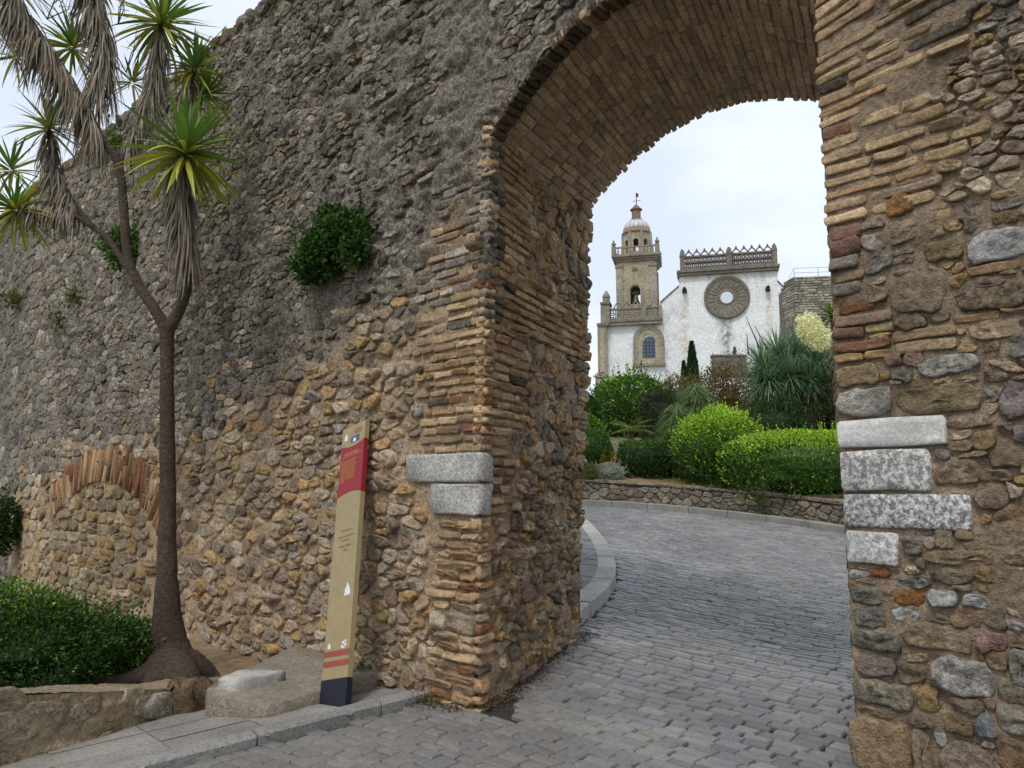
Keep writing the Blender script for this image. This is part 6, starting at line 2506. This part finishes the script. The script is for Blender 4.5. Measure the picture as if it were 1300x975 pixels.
za, zb_ = hp(862, 351.5)[1], hp(862, 345)[1]
u0, u1 = hp(860.5, 350)[0], hp(988.5, 344)[0]
mb = MB()
hbox(mb, u0, u1, -.55, 2.7, za, za + (zb_ - za) * .55, ST4)
hbox(mb, u0 - .12, u1 + .12, -.75, 2.8, za + (zb_ - za) * .55, zb_, ST4)
corn = put('cornice', mb, M['church_stone'], church, False)
zp0, zp1 = zb_, hp(863, 327)[1]
ul, um, ur = hp(866, 340)[0], hp(925, 340)[0], hp(982, 336)[0]
par = MB()
for a_, b_ in ((ul, um), (um, ur)):
    hbox(par, a_, b_, -.5, -.14, zp0, zp0 + .30, ST4)
    hbox(par, a_, b_, -.5, -.14, zp1 - .22, zp1, ST4)
    hbox(par, a_, b_, -.52, -.12, (zp0 + zp1) / 2 - .03, (zp0 + zp1) / 2 + .05, ST4)
    for lo_, hi_ in ((zp0 + .28, (zp0 + zp1) / 2), ((zp0 + zp1) / 2, zp1 - .2)):
        lattice(par, hw(a_ + .2, -.32, 0), HR, b_ - a_ - .4, lo_, hi_, 11, ST4, w=.19)
parap = put('parapet', par, M['church_stone'], church, False)
for x, y0, y1, wd in ((866, 346, 318.5, 3.2), (925, 344, 315.5, 3.6), (982.3, 343, 311, 3.0)):
    u, zt = hp(x, y1)
    hwid = wd * hk
    mb = MB()
    hbox(mb, u - hwid, u + hwid, -.62, 0.0, zp0, zt - .5, ST4)
    hbox(mb, u - hwid * 1.15, u + hwid * 1.15, -.68, .06, zp1 - .1, zp1 + .1, ST4)
    hbox(mb, u - hwid * .8, u + hwid * .8, -.55, -.07, zt - .5, zt - .15, ST4)
    hbox(mb, u - hwid * .45, u + hwid * .45, -.45, -.17, zt - .15, zt + .08, ST4)
    put('parapet_post', mb, M['church_stone'], church, False)
nc = 11
for k in range(nc):                           # cresting
    if k == nc // 2: continue
    x = 874.5 + (974.5 - 874.5) * k / (nc - 1)
    u, z0_ = hp(x, 326.5 - .02 * (x - 874))[0], zp1
    h = 9.5 * hk
    w = 4.4 * hk
    mb = MB()
    t = np.linspace(0, math.pi, 7)
    for sgn_ in (-1, 1):
        tube(mb, [hw(u + sgn_ * w * (1 - .95 * s ** 1.4), -.32, z0_ + h * .55 * math.sin(s * 1.5)) for s in np.linspace(0, 1, 6)], .10, 5, ST4)
    tube(mb, [hw(u, -.32, z0_ + h * .5), hw(u, -.32, z0_ + h * .72), hw(u, -.32, z0_ + h * .86), hw(u, -.32, z0_ + h)], [.10, .16, .10, .05], 6, ST4)
    tube(mb, [hw(u - w * .35, -.32, z0_ + h * .7), hw(u + w * .35, -.32, z0_ + h * .7)], .09, 5, ST4)
    put('crest_finial', mb, M['church_stone'], church, True)
for x, y in ((869, 369), (974.5, 367)):
    u, z = hp(x, y)
    mb = MB()
    tube(mb, [hw(u, .1, z), hw(u, -.4, z + .05), hw(u, -.9, z + .12), hw(u, -1.15, z + .02)], [.30, .28, .2, .12], 8, np.append(S(74, 70, 64), .8), .08)
    hbox(mb, u - .3, u + .3, -.35, .05, z - .35, z - .1, np.append(S(82, 76, 70), .8))
    put('gargoyle', mb, M['church_stone'], church, True)


# arched window
def arch_band(mb, uc_, zs, r0, r1, zb0, w0, w1, c, n=14):
    """archivolt with jambs: between half widths r0 (inner) and r1 (outer), from zb0 up to spring zs, depth w0 (front) to w1"""
    t = np.linspace(0, math.pi, n)
    def line(r):
        return np.vstack([[[uc_ + r, zb0]], np.stack([uc_ + r * np.cos(t), zs + r * 1.08 * np.sin(t)], -1), [[uc_ - r, zb0]]])
    A, B = line(r0), line(r1)
    m = len(A)
    V = np.vstack([hw(A[:, 0], w0, A[:, 1]), hw(B[:, 0], w0, B[:, 1]), hw(A[:, 0], w1, A[:, 1]), hw(B[:, 0], w1, B[:, 1])])
    i = np.arange(m - 1)
    mb.add(V, np.vstack([np.stack([i, i + 1, m + i + 1, m + i], -1), np.stack([2 * m + i, 2 * m + i + 1, i + 1, i], -1), np.stack([m + i, m + i + 1, 3 * m + i + 1, 3 * m + i], -1)]), c)


uc_, zs_ = hp(823.5, 433)
zb0 = hp(823.5, 462)[1]
hwid = lambda p: p * hk
mb = MB()
arch_band(mb, uc_, zs_, hwid(17.4), hwid(20), zb0, -.45, .05, ST2)
arch_band(mb, uc_, zs_, hwid(14.8), hwid(17.6), zb0, -.34, .05, ST1)
arch_band(mb, uc_, zs_, hwid(8.4), hwid(15), zb0, -.20, .05, ST3)
hbox(mb, uc_ - hwid(21), uc_ + hwid(21), -.55, .05, zb0 - .35, zb0, ST2)
hbox(mb, uc_ - hwid(9), uc_ + hwid(9), -.30, .05, zb0, hp(823, 455.5)[1], ST3)
win = put('arched_window', mb, M['church_stone'], church, False)
t = np.linspace(0, math.pi, 12)
zs2 = hp(824.5, 436)[1]
ug = hp(824.5, 440)[0]
out = [(ug + hwid(8.8), hp(824, 455.8)[1])] + [(ug + hwid(8.8) * math.cos(q), zs2 + hwid(9.5) * math.sin(q)) for q in t] + [(ug - hwid(8.8), hp(824, 455.8)[1])]
mb = MB()
o_ = np.array(out)
mb.add(hw(o_[:, 0], -.06, o_[:, 1]), np.arange(len(o_))[None], (.5,) * 3)
put('pane', mb, M['glass'], win, False)
mb = MB()
for k in (-.5, 0, .5):
    tube(mb, [hw(ug + hwid(8.8) * k, -.09, out[0][1]), hw(ug + hwid(8.8) * k, -.09, zs2 + hwid(9) * math.sqrt(1 - k * k))], .035, 4)
for k in range(1, 6):
    z = out[0][1] + (zs2 - out[0][1] + .6) * k / 6
    tube(mb, [hw(ug - hwid(8.6), -.09, z), hw(ug + hwid(8.6), -.09, z)], .03, 4)
put('window_bar', mb, M['iron'], win, False, kind='stuff')

# lower balustrade in front of the tower
z0, z1 = hp(800, 413)[1], hp(800, 406)[1]
uL, uR2 = hp(772, 410)[0], hp(840.5, 410)[0]
mb = MB()
hbox(mb, uL, uR2, -.7, 2.0, z0 - .05, z0 + .40, ST2)
hbox(mb, uL - .1, uR2 + .1, -.85, 2.0, z0 + .40, z1, ST4)
put('cornice', mb, M['church_stone'], church, False)
zt = hp(800, 391.5)[1]
mb = MB()
um = hp(818, 400)[0]
for a_, b_ in ((uL + .2, um), (um, uR2 - .2)):
    hbox(mb, a_, b_, -.65, -.3, z1, z1 + .2, ST2)
    hbox(mb, a_, b_, -.65, -.3, zt - .2, zt, ST2)
    lattice(mb, hw(a_ + .1, -.47, 0), HR, b_ - a_ - .2, z1 + .2, (z1 + zt) / 2 + .0, 7 if a_ < um - .1 else 5, ST2, w=.13)
    lattice(mb, hw(a_ + .1, -.47, 0), HR, b_ - a_ - .2, (z1 + zt) / 2, zt - .2, 7 if a_ < um - .1 else 5, ST2, w=.13)
hbox(mb, um - .28, um + .28, -.72, -.22, z1, zt + .1, ST2)
hbox(mb, uR2 - .35, uR2 + .02, -.72, -.22, z1, zt + .1, ST2)
put('balustrade', mb, M['church_stone'], church, False)
for k in range(5):                            # scrolls on the rail
    u = uL + .8 + (uR2 - uL - 1.2) * (k + .5) / 5
    mb = MB()
    h = .75
    for sgn_ in (-1, 1):
        tube(mb, [hw(u + sgn_ * .55 * (1 - s), -.47, zt + h * math.sin(s * 1.5)) for s in np.linspace(0, 1, 6)], .09, 5, ST2)
    tube(mb, [hw(u, -.47, zt + h * .9), hw(u, -.47, zt + h * 1.25)], [.14, .05], 6, ST2)
    put('crest_finial', mb, M['church_stone'], church, True)

# corner buttress with its pinnacle
def bx(mb, x0, x1, y0, y1, wa, wb, c):
    ua, ub = hp(x0, (y0 + y1) / 2)[0], hp(x1, (y0 + y1) / 2)[0]
    hbox(mb, ua, ub, wa, wb, hp(x0, y1)[1], hp(x0, y0)[1], c)


mb = MB()
bx(mb, 758, 771, 481, 560, -1.3, 1.5, ST1)
bx(mb, 757, 772.5, 477, 481, -1.5, 1.6, ST2)
bx(mb, 760, 771.5, 416, 477, -1.0, 1.4, ST1)
bx(mb, 763, 769, 420, 474, -1.25, -.9, ST3)
bx(mb, 759, 774, 412.5, 416, -1.2, 1.6, ST4)
bx(mb, 763.5, 775, 391, 412.5, -.95, 1.0, ST2)
bx(mb, 763, 776, 386, 388.5, -1.1, 1.1, ST4)
bx(mb, 764.5, 774.5, 388, 391.5, -.9, 1.0, ST2)
butt = put('buttress', mb, M['church_stone'], church, False)
mb = MB()
u, zz0 = hp(769.8, 386.5)
zz1 = hp(769.8, 369)[1]
H_ = zz1 - zz0
tube(mb, [hw(u, 0, zz0 + H_ * f) for f in (0, .1, .45, .5, .58, .7, .85, .95, 1.0)], [.52, .5, .5, .58, .52, .44, .26, .16, .04], 8, ST2)
put('pinnacle', mb, M['church_stone'], butt, False)

# bell tower
TW = 1.6


def tp(x, y, w=TW): return hp(x, y, w)


tu0, tu1 = tp(783.5, 360)[0], tp(832.5, 360)[0]
tw = tu1 - tu0
tz0, tz1 = tp(800, 420)[1], tp(800, 331)[1]


def arch_wall(mb, O, A, Nn, W, z0, z1, ua, ub, zb, zs, th, c, n=10, pts=None):
    """wall in the plane O + A*u, thickness th against Nn, with an arched opening"""
    um_, r = (ua + ub) / 2, (ub - ua) / 2
    t = np.linspace(math.pi, 0, n)
    ar = np.stack([um_ + r * np.cos(t), zs + r * np.sin(t)], -1)
    Z_ = lambda u, z, d: O + np.asarray(u)[..., None] * A + np.asarray(z)[..., None] * Z3 - np.asarray(d)[..., None] * Nn
    for d, rev in ((0.0, False), (th, True)):
        quads = [[(0, z0), (ua, z0), (ua, z1), (0, z1)], [(ub, z0), (W, z0), (W, z1), (ub, z1)], [(ua, z0), (ub, z0), (ub, zb), (ua, zb)]]
        quads += [[tuple(ar[k]), tuple(ar[k + 1]), (ar[k + 1][0], z1), (ar[k][0], z1)] for k in range(n - 1)]
        for q in quads:
            q = np.array(q)
            mb.add(Z_(q[:, 0], q[:, 1], np.full(4, d)), np.array([[3, 2, 1, 0]] if rev else [[0, 1, 2, 3]]), c)
    lp = np.vstack([[[ua, zb]], ar, [[ub, zb]]])
    m = len(lp)
    V = np.vstack([Z_(lp[:, 0], lp[:, 1], np.zeros(m)), Z_(lp[:, 0], lp[:, 1], np.full(m, th))])
    i = np.arange(m)
    mb.add(V, np.stack([i, (i + 1) % m, m + (i + 1) % m, m + i], -1), c)


mb = MB()
az, bz = tp(806, 386)[1], tp(806, 369)[1]
ow = 6.6 * hk
for O, A, Nn in ((hw(tu0, TW, 0), HR, -HD), (hw(tu1, TW, 0), HD, HR), (hw(tu1, TW + tw, 0), -HR, HD), (hw(tu0, TW + tw, 0), -HD, -HR)):
    arch_wall(mb, O, A, Nn, tw, tz0, tz1, tp(806.5, 370)[0] - tu0 - ow, tp(806.5, 370)[0] - tu0 + ow, az, bz, .9, ST3 * [.95, .95, .93, 1])
hbox(mb, tu0 + .3, tu1 - .3, TW + .3, TW + tw - .3, tz0, az - .05, ST1)
hbox(mb, tu0 + .3, tu1 - .3, TW + .3, TW + tw - .3, tz1 - .4, tz1 - .05, ST1)
tower = put('bell_tower', mb, M['church_stone'], church, False)
mb = MB()                                      # pilasters and mouldings
for (a_, b_) in ((tu0 - .14, tu0 + .8), (tu1 - .8, tu1 + .14)):
    hbox(mb, a_, b_, TW - .16, TW + .5, tz0, tz1 - .6, ST1)
    hbox(mb, a_ - .1, b_ + .1, TW - .26, TW + .6, tz1 - .95, tz1 - .6, ST2)
for ww in (TW - .14, TW + tw - .66):
    hbox(mb, tu1 - .4, tu1 + .15, ww, ww + .8, tz0, tz1 - .6, ST1)
put('pilaster', mb, M['church_stone'], tower, False, kind='stuff')
mb = MB()
um_ = tp(806.5, 370)[0]
t = np.linspace(0, math.pi, 12)
for r, w in ((1.25, .16), (1.5, .10)):
    arcp = np.array([(um_ + ow * r, az)] + [(um_ + ow * r * math.cos(q), bz + ow * r * math.sin(q)) for q in t] + [(um_ - ow * r, az)])
    tube(mb, hw(arcp[:, 0], TW - .03, arcp[:, 1]), w, 5, ST1, cap=False)
hbox(mb, um_ - .35, um_ + .35, TW - .12, TW + .05, tp(806, 343)[1], tp(806, 340)[1], ST4)
put('belfry_arch', mb, M['church_stone'], tower, False)
mb = MB()
bzc = tp(806, 377)[1]
tube(mb, [hw(um_, TW + .7, bzc + d) for d in (-.75, -.68, -.3, .15, .45, .55)], [.62, .56, .40, .34, .22, .06], 12)
bell = put('bell', mb, M['bronze'], tower, True)
mb = MB()
hbox(mb, um_ - .5, um_ + .5, TW + .55, TW + .85, bzc + .55, bzc + 1.0, np.append(S(96, 84, 70), .4))
hbox(mb, um_ - ow, um_ + ow, TW + .64, TW + .76, bzc + .62, bzc + .74, np.append(S(70, 66, 60), .4))
put('headstock', mb, M['church_stone'], bell, False)
mb = MB()
zc0, zc1 = tz1 - .1, tp(800, 323.5)[1]
for f0, f1, o in ((0, .3, .22), (.3, .62, .42), (.62, 1.0, .66)):
    hbox(mb, tu0 - o, tu1 + o, TW - o, TW + tw + o, zc0 + (zc1 - zc0) * f0, zc0 + (zc1 - zc0) * f1, ST2)
put('tower_cornice', mb, M['church_stone'], tower, False)
# balustrade of the tower
zb1 = tp(800, 314)[1]
mb = MB()
o = .35
cor = [(tu0 - o, TW - o), (tu1 + o, TW - o), (tu1 + o, TW + tw + o), (tu0 - o, TW + tw + o)]
for k in range(4):
    (a0, b0), (a1, b1) = cor[k], cor[(k + 1) % 4]
    for s in np.linspace(0.02, .98, 13):
        u, w = a0 + (a1 - a0) * s, b0 + (b1 - b0) * s
        tube(mb, [hw(u, w, zc1), hw(u, w, zc1 + (zb1 - zc1) * .4), hw(u, w, zb1 - .15)], [.07, .13, .07], 5, ST3)
    m0, m1 = min(a0, a1) - .12, max(a0, a1) + .12
    n0, n1_ = min(b0, b1) - .12, max(b0, b1) + .12
    hbox(mb, m0, m1, n0, n1_, zb1 - .16 - .001 * k, zb1 + .02 + .003 * k, ST2) if k in (0, 2) else hbox(mb, m0, m1, n0 + .25, n1_ - .25, zb1 - .16, zb1 + .02, ST2)
put('tower_balustrade', mb, M['church_stone'], tower, False, kind='stuff')
for (u, w) in cor:
    mb = MB()
    hbox(mb, u - .3, u + .3, w - .3, w + .3, zc1, zb1 + .15, ST2)
    hh = 9 * hk
    tube(mb, [hw(u, w, zb1 + .15 + hh * f) for f in (0, .1, .2, .4, .6, .7, .85, 1)], [.2, .12, .28, .34, .22, .12, .14, .03], 8, ST2)
    put('urn', mb, M['church_stone'], tower, False)
# drum, dome and lantern
cu_, cw2 = (tu0 + tu1) / 2, TW + tw / 2
dc = hw(cu_, cw2, 0)
dr = 20.3 * hk
zd0, zd1 = zc1, tp(814, 298.5, cw2)[1]
mb = MB()
for k in range(8):
    a0, a1 = math.pi / 8 + k * math.pi / 4 - hphi, math.pi / 8 + (k + 1) * math.pi / 4 - hphi
    p0 = dc + np.array([math.cos(a0), math.sin(a0), 0]) * dr
    p1 = dc + np.array([math.cos(a1), math.sin(a1), 0]) * dr
    A = unit(p1 - p0)
    W = np.linalg.norm(p1 - p0)
    Nn = np.array([A[1], -A[0], 0])
    arch_wall(mb, p0, A, Nn, W, zd0, zd1, W * .28, W * .72, zd0 + .7, zd0 + (zd1 - zd0) * .62, .4, ST3)
    tube(mb, [p0 + Z3 * zd0, p0 + Z3 * zd1], .2, 6, ST1)
drum = put('drum', mb, M['church_stone'], tower, False)


def lathe(mb, prof, c, n=20, ctr=None):
    a = np.linspace(0, 2 * math.pi, n, endpoint=False)
    ctr = dc if ctr is None else ctr
    V = np.vstack([ctr + np.stack([np.cos(a) * r, np.sin(a) * r, 0 * a + z], -1) for r, z in prof])
    i = np.arange(n)
    mb.add(V, np.vstack([np.stack([k * n + i, k * n + (i + 1) % n, (k + 1) * n + (i + 1) % n, (k + 1) * n + i], -1) for k in range(len(prof) - 1)]), c)


zr = tp(814, 291.5, cw2)[1]
mb = MB()
lathe(mb, [(dr * .9, zd1 - .05), (dr * 1.02, zd1), (dr * 1.03, zd1 + .2), (dr * .94, zd1 + .3), (dr * .92, zr), (dr * .8, zr + .05)], np.append(S(150, 128, 114), .4), 24)
put('dome_drum_band', mb, M['church_stone'], tower, True)
ztop = tp(814, 279.5, cw2)[1]
mb = MB()
hd = ztop - zr
lathe(mb, [(dr * .86 * math.cos(q), zr + hd * 1.06 * math.sin(q)) for q in np.linspace(0, 1.35, 9)], (.5,) * 3, 32)
dome = put('dome', mb, M['dome_tile'], tower, True)
for k in range(16):
    a = k * math.pi / 8
    mb = MB()
    tube(mb, [dc + np.array([math.cos(a) * dr * .866 * math.cos(q), math.sin(a) * dr * .866 * math.cos(q), zr + hd * 1.065 * math.sin(q)]) for q in np.linspace(0.02, 1.3, 8)], .07, 5)
    put('dome_rib', mb, M['church_stone'] if False else M['dome_tile'], dome, True)
lr = 7.0 * hk
zl = [tp(814, y, cw2)[1] for y in (281, 279, 267, 265.5, 262, 259.5)]
mb = MB()
lathe(mb, [(lr * 1.3, zl[0]), (lr * 1.3, zl[1]), (lr * .9, zl[1] + .02), (lr * .88, zl[2]), (lr * 1.2, zl[2] + .05), (lr * 1.2, zl[3]), (lr * .95, zl[3] + .02), (lr * .6, zl[4]), (lr * .2, zl[5]), (.02, zl[5] + .1)], np.append(S(146, 122, 106), .4), 16)
put('lantern', mb, M['church_stone'], tower, False)
mb = MB()
zv0, zv1 = zl[5], tp(814, 244, cw2)[1]
cv = dc + HR * .05
tube(mb, [cv + Z3 * zv0, cv + Z3 * zv1], [.07, .035], 5)
zz_ = zv0 + (zv1 - zv0) * .32
tube(mb, [cv - HR * .55 + Z3 * zz_, cv + HR * .6 + Z3 * zz_], .04, 4)
tube(mb, [cv - HD * .5 + Z3 * zz_, cv + HD * .5 + Z3 * zz_], .04, 4)
zz_ = zv0 + (zv1 - zv0) * .72
q = np.array([[0, -.25], [.35, -.1], [.3, .35], [.05, .45], [-.1, .2]])
V = np.vstack([cv + HR * a_ + Z3 * (zz_ + b_) + HD * d for d in (-.02, .02) for a_, b_ in q])
mb.add(V, [np.array([[0, 1, 2, 3, 4], [9, 8, 7, 6, 5]]), np.array([[k, (k + 1) % 5, 5 + (k + 1) % 5, 5 + k] for k in range(5)])])
put('weather_vane', mb, M['iron'], tower, False)
